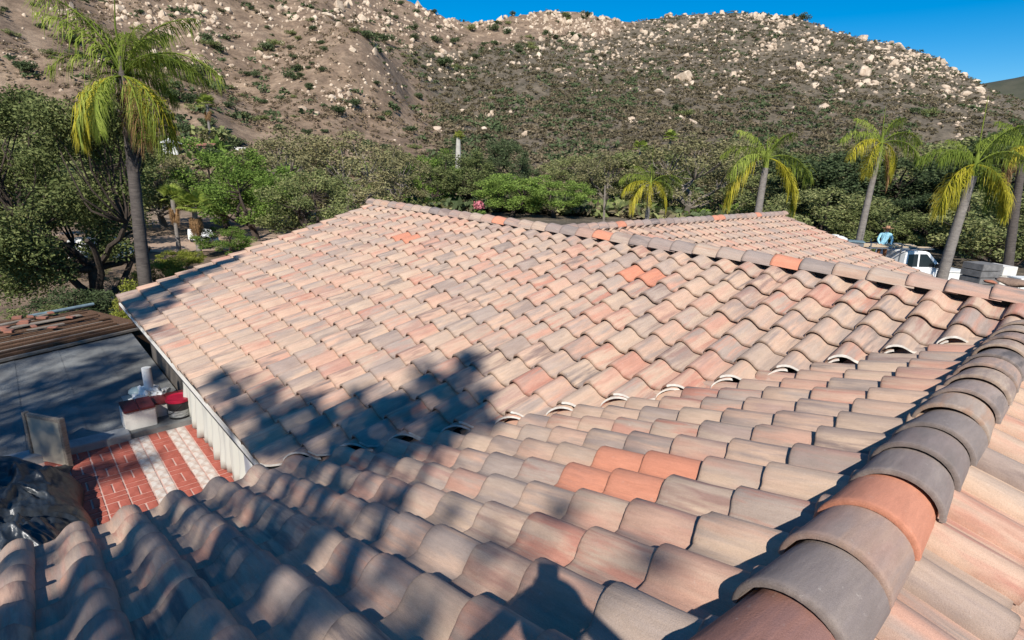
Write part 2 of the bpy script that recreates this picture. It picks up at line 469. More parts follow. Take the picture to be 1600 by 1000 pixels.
PROF = [(0, .05), (.012, .105), (.045, .165), (.10, .222), (.17, .262), (.25, .276), (.33, .264), (.41, .228), (.47, .182), (.53, .125),
        (.58, .075), (.625, .038), (.64, .022), (.74, .004), (.85, 0), (.95, .0), (1.03, .006)]
TH = .06
def tile_arrays(length, lift=.14):
    """one S-tile in metres: x across (barrel first, then pan), y up the slope from the nose, z out"""
    rings = [(0.0, -TH), (0.0, -.026), (.008, -.008), (.024, 0.0), (.5, 0.0), (1.0, 0.0), (1.0, -TH)]
    vs_ = []; uv = []
    for fy, dz in rings:
        y = fy * length if fy > .1 else fy * W * 1.4
        lf = lift * (1 - y / length)
        for u, h in PROF:
            vs_.append((u * W, y, (h + dz + lf) * W)); uv.append((u, y / EXP, 0))
    n = len(PROF); k = len(rings); fs_ = []
    for i in range(k):
        j = (i + 1) % k
        for q in range(n - 1):
            fs_.append((i * n + q, i * n + q + 1, j * n + q + 1, j * n + q))
    fs_.append(tuple(i * n for i in range(k))); fs_.append(tuple(i * n + n - 1 for i in range(k - 1, -1, -1)))
    return vs_, fs_, uv

def finish_tile(me, uv):
    a = me.attributes.new("tuv", 'FLOAT_VECTOR', 'POINT')
    a.data.foreach_set("vector", np.asarray(uv, np.float32).ravel())
    me.polygons.foreach_set("use_smooth", np.full(len(me.polygons), True))
    me.set_sharp_from_angle(angle=R_(50))

_tv, _tf, _tuv = tile_arrays(1.2 * EXP)
TILE_ME = bpy.data.meshes.new("s_tile"); TILE_ME.from_pydata(_tv, [], _tf)
TILE_ME.materials.append(M_TILE); TILE_ME.materials.append(M_CUT)
bm = bmesh.new(); bm.from_mesh(TILE_ME); bmesh.ops.recalc_face_normals(bm, faces=bm.faces); bm.to_mesh(TILE_ME); bm.free()
finish_tile(TILE_ME, _tuv)
TERRA_ME = TILE_ME.copy(); TERRA_ME.name = "terracotta_tile"; TERRA_ME.materials[0] = M_TERRA
TILE_VAR = [TILE_ME]
for k in range(9):
    tv = TILE_ME.copy(); co = np.array(_tv); nP_ = len(PROF); gv = np.random.default_rng(500 + k)
    wob = np.cumsum(gv.normal(size=nP_)) * .0012; wob -= wob.mean()
    chip = np.zeros(nP_)
    if k % 3 == 0:
        c0 = gv.integers(2, nP_ - 3); chip[c0:c0 + 2] = gv.uniform(.006, .014)
    for r_ in range(4):
        co[r_ * nP_:(r_ + 1) * nP_, 1] += wob + gv.normal(size=nP_) * .0008 + chip * (1.0 if r_ else .3)
        co[r_ * nP_:(r_ + 1) * nP_, 2] += gv.normal() * .0015 - chip * (.35 if r_ > 1 else 0)
    co[:, 2] += .0035 * np.sin(co[:, 0] * 9 + k) * gv.normal() + .002 * np.sin(co[:, 1] * 14 + k)
    tv.vertices.foreach_set("co", co.astype(np.float32).ravel()); tv.update(); TILE_VAR.append(tv)

def cut_tile(mw, planes, seed, terra=False):
    """tile mesh (tile-local) clipped by world planes (co, outward normal); None when nothing is left"""
    bm = bmesh.new(); bm.from_mesh(TERRA_ME if terra else TILE_VAR[int(seed) % 10])
    inv = mw.inverted()
    for co, no in planes:
        lc = inv @ Vector(co); ln = (inv.to_3x3() @ Vector(no)).normalized()
        r = bmesh.ops.bisect_plane(bm, geom=bm.verts[:] + bm.edges[:] + bm.faces[:], plane_co=lc, plane_no=ln, clear_outer=True, dist=1e-5)
        if not bm.faces: bm.free(); return None
        ed = [e for e in r['geom_cut'] if isinstance(e, bmesh.types.BMEdge)]
        if ed:
            fl = bmesh.ops.holes_fill(bm, edges=ed, sides=0)
            for f in fl['faces']: f.material_index = 1; f.smooth = False
    me = bpy.data.meshes.new("cut_tile"); bm.to_mesh(me); bm.free()
    me.materials.append(M_TERRA if terra else M_TILE); me.materials.append(M_CUT)
    if len(me.polygons) < 6: return None
    return me

# valley between the main slope and the wing, in plan
def valley_y(x): return (-(ZE + TB * (XE - x))) / TA
vA = Vector((XR - XE, valley_y(XR) - valley_y(XE), 0)).normalized()       # along the valley, uphill
nV = Vector((vA.y, -vA.x, 0))
if nV.dot(Vector((1, -1, 0))) > 0: nV = -nV                               # points from main slope towards wing B
P_V = Vector((XE, valley_y(XE), 0))
vC = Vector((-vA.x, vA.y, 0)); nVC = Vector((-nV.x, nV.y, 0)); P_VC = Vector((XC, valley_y(XE), 0))

slots = []       # every tile: (matrix, planes to cut by, seed, terracotta?)
def frame(O, a, s):
    a = Vector(a).normalized(); s = Vector(s).normalized(); n = a.cross(s)
    return Matrix(((a.x, s.x, n.x, O[0]), (a.y, s.y, n.y, O[1]), (a.z, s.z, n.z, O[2]), (0, 0, 0, 1)))
def jitter():
    return Matrix.Translation((random.gauss(0, .0025), random.gauss(0, .006), random.gauss(0, .002))) @ Matrix.Rotation(random.gauss(0, .008), 4, 'Z') @ Matrix.Rotation(random.gauss(0, .006), 4, 'X') @ Matrix.Rotation(random.gauss(0, .006), 4, 'Y')

def field(origin, a, s, ncol, nrow, planes, keep, row0=0.0, terra=()):
    a = Vector(a); s = Vector(s)
    for i in range(ncol):
        for j in range(nrow):
            O = Vector(origin) + a * (i * W) + s * ((j + row0 * min(j / 4, 1)) * EXP)
            mw = frame(O, a, s) @ jitter()
            c = mw @ Vector((.5 * W, .6 * EXP, 0))
            if not keep(c.x, c.y): continue
            pl = []
            for co, no, side in planes:
                d = (c - co).dot(no)
                if d > -.62 and side(c.x): pl.append((co, no))
            slots.append((mw, pl, len(slots) * 1.0, (i, j) in terra))

sA = Vector((0, -math.cos(PA), math.sin(PA))); sB = Vector((-math.cos(PB), 0, math.sin(PB))); sC = Vector((math.cos(PB), 0, math.sin(PB)))
rowsA = 15
# main slope: columns run from the far rake towards the camera
field((XRAKE, YE, ZE), (-1, 0, 0), sA, 43, rowsA + 1,
      [(P_V - nV * .11, nV, lambda x: x > XR), (P_VC - nVC * .11, nVC, lambda x: x <= XR), (Vector((0, .03, 0)), Vector((0, -1, 0)), lambda x: True)],
      lambda x, y: y > -.25 and (x > XE or x < XC or ((Vector((x, y, 0)) - P_V).dot(nV) < .35 if x > XR else (Vector((x, y, 0)) - P_VC).dot(nVC) < .35)),
      terra={(26, 13), (27, 13), (10, 12), (11, 12)})
# wing slope below the camera
nB = int((YG) / W)
field((XE, 0.28 * W - 0 * W, ZE), (0, 1, 0), sB, nB, 13,
      [(P_V - nV * .22, -nV, lambda x: True), (Vector((XR + .03, 0, 0)), Vector((-1, 0, 0)), lambda x: True)],
      lambda x, y: x > XR - .2 and (Vector((x, y, 0)) - P_V).dot(nV) > -.4 and y > 0,
      row0=.2, terra={(14, 9), (14, 8), (13, 8), (13, 9)})
field((XC, 0.1 * W + nB * W, ZE), (0, -1, 0), sC, nB, 13,
      [(P_VC - nVC * .22, -nVC, lambda x: True), (Vector((XR - .03, 0, 0)), Vector((1, 0, 0)), lambda x: True)],
      lambda x, y: x < XR + .2 and (Vector((x, y, 0)) - P_VC).dot(nVC) > -.4 and y > 0, row0=.4)

def screen_size(mw):
    P = np.array((mw @ Vector((.5 * W, .5 * EXP, .1 * W)))[:])
    x, y, z = proj(P)
    if z < .2 or not (-40 < x < 1640 and -40 < y < 1080): return 0.0
    n = np.array(mw.col[2][:3]); d = (CAM - P); r = np.linalg.norm(d)
    return max(0.0, n @ d / r) * (F_PX / r) ** 2 * W * EXP

decks = {}
def deck(name, poly, lift):
    mb = MB(); n = len(poly)
    top = [(x, y, z - lift) for x, y, z in poly]; bot = [(x, y, z - lift - .12) for x, y, z in poly]
    mb.add(top + bot, [tuple(range(n)), tuple(range(2 * n - 1, n - 1, -1))] + [(i, (i + 1) % n, (i + 1) % n + n, i + n) for i in range(n)])
    return mb.obj(name, M_FELT, house)
yV0 = valley_y(XR)
slopeA = deck("main_slope", [(XRAKE - .04, 0.0, 0), (XRAKE - .04, YE - .03, ZE), (XE, YE - .03, ZE), (XR, yV0, zA(0, yV0)), (XC, YE - .03, ZE), (XC - 1.0, YE - .03, ZE), (XC - 1.0, 0.0, 0)], .035)
slopeB = deck("wing_slope", [(XE - .03, YE, ZE), (XE - .03, YG - .05, ZE), (XR, YG - .05, ZR), (XR, yV0, ZR)], .035)
slopeC = deck("wing_back_slope", [(XC + .03, YE, ZE), (XR, yV0, ZR), (XR, YG - .05, ZR), (XC + .03, YG - .05, ZE)], .035)
slopeN = deck("rear_slope", [(XRAKE - .04, 0, 0), (XC - 1.0, 0, 0), (XC - 1.0, -YE, ZE), (XRAKE - .04, -YE, ZE)], .035)

sizes = [screen_size(s[0]) for s in slots]
order = sorted(range(len(slots)), key=lambda i: -sizes[i])
indiv = set(); nsel = 0
rest_v, rest_f, rest_uv, rest_m = [], [], [], []
tile_np = np.array(_tv); count = 0
for i in order:
    mw, pl, seed, terra = slots[i]
    cutme = None
    if pl:
        cutme = cut_tile(mw, pl, seed, terra)
        if cutme is None: continue
    if (count < 300 and sizes[i] > 0):
        me = cutme if cutme else (TERRA_ME if terra else TILE_VAR[int(seed * 7) % 10])
        if cutme: me.polygons.foreach_set("use_smooth", np.array([p.material_index == 0 for p in me.polygons])); me.set_sharp_from_angle(angle=R_(50))
        n3 = mw.col[2]
        par = slopeA if abs(n3[0]) < .05 else (slopeB if n3[0] > 0 else slopeC)
        o = link("roof_tile", me, par); o.matrix_world = mw; count += 1
    else:
        src = cutme if cutme else (TERRA_ME if terra else TILE_VAR[int(seed * 7) % 10])
        nv = len(src.vertices); co = np.empty(nv * 3, np.float32); src.vertices.foreach_get("co", co)
        A_ = np.array(mw)[:3, :3]; T_ = np.array(mw)[:3, 3]
        off = sum(len(q) for q in rest_v)
        rest_v.append(co.reshape(-1, 3) @ A_.T + T_)
        uv = np.empty(nv * 3, np.float32); src.attributes["tuv"].data.foreach_get("vector", uv); uv = uv.reshape(-1, 3); uv[:, 2] = seed
        rest_uv.append(uv)
        for p in src.polygons:
            rest_f.append(tuple(q + off for q in p.vertices)); rest_m.append(2 if (terra and p.material_index == 0) else p.material_index)
rv = np.concatenate(rest_v)
me = np_mesh("roof_tiles", rv, rest_f, [M_TILE, M_CUT, M_TERRA], True, rest_m, {"tuv": ('FLOAT_VECTOR', np.concatenate(rest_uv))})
me.set_sharp_from_angle(angle=R_(50))
o = link("roof_tiles", me, house); o["kind"] = "stuff"

# ridge caps
def cap_mesh(name, m, length=.42, r0=.128, r1=.112, th=.017, seg=12, span=82):
    mb = MB(); n = seg + 1
    rings = [(0.0, r0, 0), (0.0, r0 + th * .6, 1), (.006, r0 + th, 1), (.035, r0 + th + .001, 1), (.06, r0 + th - .002, 1), (length, r1 + th, 1), (length, r1, 0)]
    vs_ = []; uv = []
    for y, r, _ in rings:
        for k in range(n):
            a = R_(-span + 2 * span * k / seg)
            vs_.append((math.sin(a) * r * 1.08, y, math.cos(a) * r * .92 - .035 - y * .05)); uv.append((k / seg, y / .34, 0))
    K = len(rings); fs_ = []
    for i in range(K):
        j = (i + 1) % K
        for k in range(seg): fs_.append((i * n + k, i * n + k + 1, j * n + k + 1, j * n + k))
    fs_.append(tuple(i * n for i in range(K))); fs_.append(tuple(i * n + n - 1 for i in range(K - 1, -1, -1)))
    mb.add(vs_, fs_)
    me = mb.mesh(name, [m])
    finish_tile(me, uv)
    return me
CAP = cap_mesh("ridge_cap", M_CAP); CAPD2 = cap_mesh("ridge_cap", M_CAPD); CAPT2 = cap_mesh("ridge_cap", M_CAPT); CAPO = cap_mesh("orange_ridge_cap", M_TERRA)
CAPS = {k: cap_mesh("wing_ridge_cap", m_, .42, .134, .12, .017, 16, 90) for k, m_ in (('d', M_CAPD), ('g', M_CAP), ('o', M_TERRA), ('t', M_CAPT), ('r', M_CAPR))}
def cap(me, par, O, along, roll=0.0):
    d = Vector(along).normalized()
    a = d.cross(Vector((0, 0, 1))).normalized(); n = a.cross(d)
    mw = Matrix(((a.x, d.x, n.x, O[0]), (a.y, d.y, n.y, O[1]), (a.z, d.z, n.z, O[2]), (0, 0, 0, 1))) @ Matrix.Rotation(R_(random.gauss(0, 2.2)), 4, 'Y') @ Matrix.Rotation(R_(random.gauss(0, 1.1)), 4, 'Z') @ Matrix.Translation((random.gauss(0, .003), random.gauss(0, .006), random.gauss(0, .003)))
    o = link("ridge_tile", me, par); o.matrix_world = mw
    return o
step = 1.085 * W
ridge_board = MB().box((XC - 1.0, -.045, -.12), (XRAKE - .05, .045, .075)).obj("ridge_board", M_FELT, house)
ORANGE_A = {14, 21, 29}
for k in range(38):                                                       # noses point to the far end
    cap(CAPO if k in ORANGE_A else (CAPD2 if (k * 7) % 11 == 1 else CAPT2 if (k * 7) % 5 in (2, 4) else CAP), slopeA, (0.95 * W - k * step, 0, .085), (-1, 0, 0))
wing_board = MB().box((XR - .045, yV0 + .25, ZR - .12), (XR + .045, YG - .1, ZR + .075)).obj("ridge_board", M_FELT, house)
SEQ = "dgodddtgtgdtgtt"
for k in range(15):                                                       # noses face the camera
    y = (17.12 - k * 1.075) * W
    if y < yV0 - .05: continue
    cap(CAPS[SEQ[k]], slopeB, (XR, y, ZR + .088), (0, -1, 0))
for k in range(1, 8):
    cap(CAPS["rdgtdrg"[k - 1]], slopeC, (XR, (17.12 + k * 1.075) * W, ZR + .088), (0, -1, 0))

# rear wing (its ridge shows behind the main ridge); tiles there are too small to pick apart
XD, ZD = -13.72 * W, -0.80 * W
YD0, YD1 = -2.0 * W, -41.9 * W
sD = Vector((math.cos(PA), 0, math.sin(PA)))
dv, df, duv = [], [], []
XDE = -31.5 * W
nrowD = int((XD - XDE) / math.cos(PA) / EXP) + 1
simple_prof = [(0, .03), (.04, .14), (.13, .215), (.25, .24), (.38, .21), (.5, .12), (.62, .05), (.8, 0), (1.03, .03)]
for i in range(40):
    for j in range(nrowD):
        y = YD1 + (i + 1) * W + .0; x = XDE + j * EXP * math.cos(PA)
        if x > XD: continue
        if -TA * abs(y) > ZD + TA * (x - XD) + .15: pass
        seed = 5000 + i * 40 + j; off = len(dv)
        lf0, lf1 = .14, 0.0
        for fy, lf, dz in ((0, lf0, -TH), (0, lf0, 0), (1.1, lf1, 0)):
            for u, h in simple_prof:
                P = Vector((x, y, ZD - TA * (XD - x))) + Vector((0, -1, 0)) * (u * W) + sD * min(fy * EXP, (XD - x) / math.cos(PA)) + Vector((-math.sin(PA), 0, math.cos(PA))) * ((h + lf + dz) * W)
                dv.append(tuple(P)); duv.append((u, fy, seed))
        n = len(simple_prof)
        for a_ in range(2):
            for q in range(n - 1): df.append((off + a_ * n + q, off + a_ * n + q + 1, off + (a_ + 1) * n + q + 1, off + (a_ + 1) * n + q))
rear = deck("rear_wing_slope", [(XD, YD0, ZD), (XD, YD1, ZD), (XDE + .05, YD1, ZD - TA * (XD - XDE)), (XDE + .05, YD0, ZD - TA * (XD - XDE))], .04)
deck("rear_wing_far_slope", [(XD, YD1, ZD), (XD, YD0, ZD), (2 * XD - XDE, YD0, ZD - TA * (XD - XDE)), (2 * XD - XDE, YD1, ZD - TA * (XD - XDE))], .04)
me = np_mesh("rear_tiles", dv, df, [M_TILE], True, None, {"tuv": ('FLOAT_VECTOR', duv)}); me.set_sharp_from_angle(angle=R_(50))
o = link("rear_roof_tiles", me, rear); o["kind"] = "stuff"
for k in range(38):
    y = YD1 - .1 + k * step
    if y > -7.5 * W: break
    cap(CAPO if k in (6, 13, 14, 27) else CAP, rear, (XD, y, ZD + .08), (0, 1, 0))

# walls, fascia and barge boards
M_SHADEWALL = simple("eave_shade_stucco", (0.13, 0.11, 0.09), (0.09, 0.075, 0.06), 2.5, 0.92, 0.3, bscale=60)  # dark brown stucco colour has the deep shade under the eave painted in
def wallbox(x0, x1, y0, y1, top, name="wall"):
    return MB().box((x0, y0, GROUND - .3), (x1, y1, top)).obj(name, M_SHADEWALL, house)
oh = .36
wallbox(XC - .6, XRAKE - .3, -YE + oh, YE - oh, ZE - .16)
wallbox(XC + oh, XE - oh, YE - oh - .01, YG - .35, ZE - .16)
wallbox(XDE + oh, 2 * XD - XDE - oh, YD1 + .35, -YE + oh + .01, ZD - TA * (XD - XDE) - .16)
gb = MB(); gb.add([(XRAKE - .3, YE - oh, ZE - .2), (XRAKE - .3, -YE + oh, ZE - .2), (XRAKE - .3, 0, -.22)], [(0, 1, 2)]).obj("gable", M_STUCCO, house)
MB().box((XE + .02, YE - .029, ZE - .085), (XRAKE - .02, YE - .006, ZE - .045)).obj("fascia", M_STUCCO, house)
MB().box((XE - .055, YE + .02, ZE - .17), (XE - .02, YG - .05, ZE - .012)).obj("fascia", M_WHITEP, house)
bb = MB(); th = .035
bb.add([(XRAKE + .0, 0, -.02), (XRAKE + .0, YE, ZE - .02), (XRAKE + .0, YE, ZE - .2), (XRAKE + .0, 0, -.2),
        (XRAKE - th, 0, -.02), (XRAKE - th, YE, ZE - .02), (XRAKE - th, YE, ZE - .2), (XRAKE - th, 0, -.2)],
       [(0, 1, 2, 3), (7, 6, 5, 4), (0, 4, 5, 1), (1, 5, 6, 2), (2, 6, 7, 3), (3, 7, 4, 0)])
bb.obj("barge_board", M_BROWNWOOD, house)

# ------------------------------------------------------------------ terrace and flat roof beside the house
DZ = -9.0 * W                                  # terrace level
M_BRICK = simple("red_brick_tile", (0.44, 0.125, 0.085), (0.30, 0.075, 0.05), 7.0, 0.8, 0.2)
M_WBRICK = simple("whitewashed_brick", (0.66, 0.62, 0.55), (0.40, 0.28, 0.22), 11.0, 0.9, 0.25)
M_GROUT = simple("pink_grout", (0.60, 0.40, 0.33), (0.46, 0.29, 0.23), 12.0)
M_MEMBRANE = simple("grey_roof_membrane", (0.22, 0.22, 0.205), (0.10, 0.10, 0.098), 2.2, 0.95, 0.5, bscale=60, detail=9.0)
M_REDCAP = simple("glazed_red_tile", (0.15, 0.025, 0.026), (0.085, 0.016, 0.018), 8.0, 0.45, 0.1)
M_OLDTILE = simple("old_red_tile", (0.34, 0.14, 0.09), (0.20, 0.10, 0.075), 6.0, 0.9, 0.25)

wing = empty("terrace_building", (-3.0, 6.4, GROUND), label="flat-roofed annex with red brick terrace and grey membrane beside the tiled eave", cat="building", worldspace=True)
x_deck0, x_deck1 = -24.0 * W, -11.3 * W
MB().box((x_deck0, YE - .33, GROUND - .3), (x_deck1, 25.5 * W, DZ - .006)).obj("terrace_floor", M_GROUT, wing)
floor_ob = wing.children[-1]
# brick pavers: pairs laid in basket weave, two whitewashed bands along x
brick_me = {}
def brick(lx, ly, m, key):
    if key not in brick_me:
        mb = MB(); mb.box((-lx / 2, -ly / 2, -.035), (lx / 2, ly / 2, .0))
        brick_me[key] = mb.mesh("brick", [m], bevel=.004)
    return brick_me[key]
bl, bw, gap = .210, .096, .015
cell = bl + gap
nb = 0
for iy in range(14):
    for ix in range(18):
        cx = x_deck1 - .12 - ix * cell; cy = YE - .25 + iy * cell
        px, py, pz = proj((cx, cy, DZ))
        if not (-20 < px < 420 and 600 < py < 900): continue
        if cy > 22.3 * W: continue
        white = iy in (1, 3) 
        for k in (-1, 1):
            hor = (ix + iy) % 2 == 0 if not white else True
            o = link("brick", brick(bl, bw, M_WBRICK if white else M_BRICK, ('h', white)) if hor else brick(bw, bl, M_WBRICK if white else M_BRICK, ('v', white)), floor_ob)
            o.location = (cx, cy + k * cell / 4, DZ + abs(random.gauss(0, .002))) if hor else (cx + k * cell / 4, cy, DZ + abs(random.gauss(0, .002)))
            o.rotation_euler = (random.gauss(0, .004), random.gauss(0, .004), random.gauss(0, .014)); nb += 1
# flat membrane roof beyond the terrace
MB().box((x_deck1, YE - .33 , GROUND - .3), (7.2 * W, 27.5 * W, DZ + .07)).obj("flat_roof", M_MEMBRANE, wing)
MB().box((x_deck1 - .05, 18.9 * W, DZ - .02), (x_deck1 + .22, 27.5 * W, DZ + .10)).obj("roof_kerb", simple("grey_kerb", (0.34, 0.34, 0.33), (0.22, 0.22, 0.22), 5.0), wing, bevel=.01)
for k in range(5):                                   # lap joints of the membrane
    yy = (18.2 + k * 2.1) * W
    MB().box((x_deck1 + .25, yy, DZ + .071), (4.4 * W, yy + .09, DZ + .076)).obj("membrane_lap", M_MEMBRANE, wing)

# low parapet blocks with glazed red caps
for (xa, xb, ya, yb, h) in ((-10.9, -9.7, 17.75, 19.0, .34), (-10.1, -9.2, 15.9, 17.7, .27)):
    w_ = empty("parapet_block", ((xa + xb) / 2 * W, (ya + yb) / 2 * W, DZ), label="white stucco parapet block with red tiled top, " + ("the larger one at the terrace corner" if h > .3 else "the lower one behind the bucket"), cat="low wall", group="parapet blocks on the terrace edge", worldspace=True)
    MB().box((xa * W, ya * W, DZ - .01), (xb * W, yb * W, DZ + h)).obj("block", M_STUCCO, w_, bevel=.012)
    n = max(2, round((yb - ya) * W / .16)); st = (yb - ya) * W / n
    for i in range(n):
        MB().box((xa * W - .03, ya * W + i * st + .004, DZ + h), (xb * W + .03, ya * W + (i + 1) * st - .004, DZ + h + .03)).obj("cap_tile", M_REDCAP, w_, bevel=.005)

# white sheeting hung on the wall below the eave
m, nt, b = mat("white_sheeting"); b.inputs["Base Color"].default_value = (0.45, 0.44, 0.385, 1); b.inputs["Roughness"].default_value = 0.6
M_SHEET = m
v_, f_ = [], []
nx = 150; xs0, xs1 = -20.6 * W, -10.6 * W
for i in range(nx + 1):
    x = xs0 + (xs1 - xs0) * i / nx
    fold = .035 * math.sin(x * 17) + .02 * math.sin(x * 41 + 1) + .02 * mnoise.noise(Vector((x * 3, 0, 0)))
    for j in range(9):
        t = j / 8
        z = ZE - .14 + (DZ + .03 - ZE + .14 + .06 * mnoise.noise(Vector((x * 2.2, 5, 0)))) * t
        v_.append((x, YE - .26 + fold * (.35 + t * .9) + .015 * mnoise.noise(Vector((x * 6, t * 4, 2))), z))
for i in range(nx):
    for j in range(8):
        a = i * 9 + j; f_.append((a, a + 1, a + 10, a + 9))
sh = link("plastic_sheet", np_mesh("plastic_sheet", v_, f_, [M_SHEET], True))
md = sh.modifiers.new("thick", 'SOLIDIFY'); md.thickness = .004
tag(sh, "white plastic sheeting hanging in folds below the main eave beside the terrace", "sheet")
post = empty("porch_post", (-21.4 * W, YE - .2, DZ), label="pale square post standing under the roof corner at the terrace end", cat="post", worldspace=True)
MB().box((-21.75 * W, YE - .28, DZ), (-21.05 * W, YE - .10, ZE - .05)).obj("shaft", M_WHITEP, post, bevel=.012)
MB().box((-21.85 * W, YE - .30, DZ), (-20.95 * W, YE - .08, DZ + .09)).obj("plinth", M_WHITEP, post, bevel=.01)

# paint bucket
P = hit_plane(283, 656, (0, 0, 1), DZ)
bk = empty("paint_bucket", tuple(P), label="dark paint bucket with shiny red lid standing at the terrace corner", cat="bucket", worldspace=False)
M_BLACKPL = simple("black_plastic", (0.02, 0.02, 0.022), (0.03, 0.03, 0.03), 6.0, 0.35, 0.05)
M_REDPL = simple("red_plastic", (0.34, 0.014, 0.04), (0.24, 0.01, 0.025), 5.0, 0.25, 0.02)
MB().lathe([(0, 0), (.135, 0), (.14, .01), (.152, .33), (.152, .34), (0, .34)], 28).obj("body", M_BLACKPL, bk, smooth=True)
MB().lathe([(.0, .355), (.145, .355), (.163, .372), (.166, .36), (.166, .325), (.155, .322)], 28).obj("lid", M_REDPL, bk, smooth=True)
MB().lathe([(.1445, .10), (.1475, .20)], 28).obj("paper_label", simple("label_paper", (0.5, 0.5, 0.46), (0.12, 0.13, 0.12), 16.0, 0.6, 0, stretch=(1, 1, 3)), bk, smooth=True)
mb = MB(); mb.tube([(.16 * math.cos(a), .16 * math.sin(a) * 1.0, .30 - .16 * math.sin(a / 1)) for a in np.linspace(0, math.pi, 13)], .004, 6).obj("handle", M_BLACKPL, bk, smooth=True)

# roof vent pipe, crumpled flashing, blue-grey vent hood
P = hit_plane(237, 634, (0, 0, 1), DZ + .07)
vp_ = empty("vent_pipe", tuple(P), label="white plumbing vent pipe rising from crumpled flashing on the flat roof", cat="pipe")
MB().tube([(0, 0, 0), (.0, 0, .62)], .062, 16, cap=False).tube([(0, 0, .62), (0, 0, .621)], [.062, .05], 16, cap=False).tube([(0, 0, .62), (0, 0, .3)], .05, 16).obj("pipe", M_WHITEP, vp_, smooth=True)
bm = bmesh.new(); bmesh.ops.create_icosphere(bm, subdivisions=4, radius=.25)
for v in bm.verts:
    q = v.co * 6; n = mnoise.turbulence(q, 3, True)
    v.co *= .5 + .75 * n; v.co.z *= .95; v.co.z = max(v.co.z + .12, 0)
me = bpy.data.meshes.new("flashing"); bm.to_mesh(me); bm.free(); me.materials.append(M_WHITEP)
link("flashing", me, vp_)
P = hit_plane(217, 622, (0, 0, 1), DZ + .07)
hd = empty("vent_hood", tuple(P), label="blue-grey rounded roof vent hood just left of the white pipe", cat="roof vent")
M_BGREY = simple("blue_grey_metal", (0.20, 0.27, 0.29), (0.13, 0.18, 0.2), 7.0, 0.45, 0.1)
MB().lathe([(.08, 0), (.08, .10), (.13, .11), (.125, .14), (.09, .17), (.05, .185), (0, .19)], 20).obj("hood", M_BGREY, hd, smooth=True)
MB().box((-.2, -.2, 0), (.2, .2, .012)).obj("base_flange", M_BGREY, hd)

# framed board propped at the terrace edge
P = hit_plane(82, 724, (0, 0, 1), DZ)
fwd = Vector((-_F[0], -_F[1], 0)).normalized(); rz = math.atan2(fwd.y, fwd.x) + math.pi / 2
bd = empty("propped_board", tuple(P), rz - .25, label="beige framed board standing upright at the far terrace edge", cat="board")
M_BEIGE = simple("beige_board", (0.44, 0.38, 0.29), (0.36, 0.31, 0.23), 3.0, 0.8, 0.1)
MB().box((-.26, -.012, .02), (.26, .012, .60)).obj("panel", M_BEIGE, bd)
for sx in (-1, 1):
    MB().box((sx * .285 - .025, -.03, 0), (sx * .285 + .025, .03, .66)).obj("stile", M_GREYWOOD, bd, bevel=.005)
MB().box((-.255, -.025, .605), (.255, .025, .65)).obj("rail", M_GREYWOOD, bd, bevel=.005)

# black tarp heaped over something at the left edge
m, nt, b = mat("black_tarp")
b.inputs["Base Color"].default_value = (0.017, 0.018, 0.019, 1); b.inputs["Roughness"].default_value = 0.36; b.inputs["Specular IOR Level"].default_value = 0.6
geo = nt.nodes.new("ShaderNodeNewGeometry"); n1 = nd(nt, "ShaderNodeTexNoise", Scale=9.0, Detail=6.0, Roughness=.6); nt.links.new(geo.outputs["Position"], n1.inputs[0])
bp = nd(nt, "ShaderNodeBump", Strength=0.35, Distance=0.03); nt.links.new(n1.outputs[0], bp.inputs["Height"]); nt.links.new(bp.outputs[0], b.inputs["Normal"])
r = ramp(nt, [(.3, (.016, .020, .024)), (.7, (.034, .040, .046))]); nt.links.new(n1.outputs[0], r.inputs[0]); nt.links.new(r.outputs[0], b.inputs["Base Color"])
M_TARP = m
v_, f_ = [], []
NU, NV = 170, 130
for i in range(NU + 1):
    for j in range(NV + 1):
        u = i / NU; w = j / NV
        x = (-22.6 + 10.2 * u) * W; y = (21.0 + 5.2 * w) * W
        edge = min(u, 1 - u) * 5; ew = min(w * 3.2, (1 - w) * 6)
        hump = .62 * min(1, edge) ** .6 * min(1, max(0, ew)) ** .7 * (.75 + .5 * mnoise.noise(Vector((x * 1.1, y * 1.1, 0))))
        if u > .45: hump *= 1.25
        n = .3 + .8 * (1 - abs(mnoise.noise(Vector((x * 1.6 + y * .8, y * 2.4 - x * .5, 3)))) * 2.2) ** 2 * .6 + .25 * mnoise.noise(Vector((x * 5, y * 5, 1))) + .7 * max(0, .35 - abs(mnoise.noise(Vector((x * 3.4 - y * 2, y * 3.0 + x, 9)))))
        q = Vector((x * 4, y * 4, 0))
        v_.append((x + .12 * mnoise.noise(q), y + .22 * mnoise.noise(Vector((x * 1.6, 7, y))), DZ + .012 + hump + .05 * abs(mnoise.noise(Vector((x * 9 + y * 3, y * 7 - x * 2, 4)))) * min(1, edge * 2) * min(1, max(0, ew) * 2) + .022 * abs(mnoise.noise(Vector((x * 21, y * 17, 6)))) * min(1, edge * 2) + .16 * (n - .3) * min(1, edge * 2) * min(1, max(0, ew) * 2)))
for i in range(NU):
    for j in range(NV):
        a = i * (NV + 1) + j; f_.append((a, a + NV + 1, a + NV + 2, a + 1))
tp = link("tarp", np_mesh("tarp", v_, f_, [M_TARP], True))
tag(tp, "crumpled black plastic tarp heaped on the terrace at the left edge", "tarp")

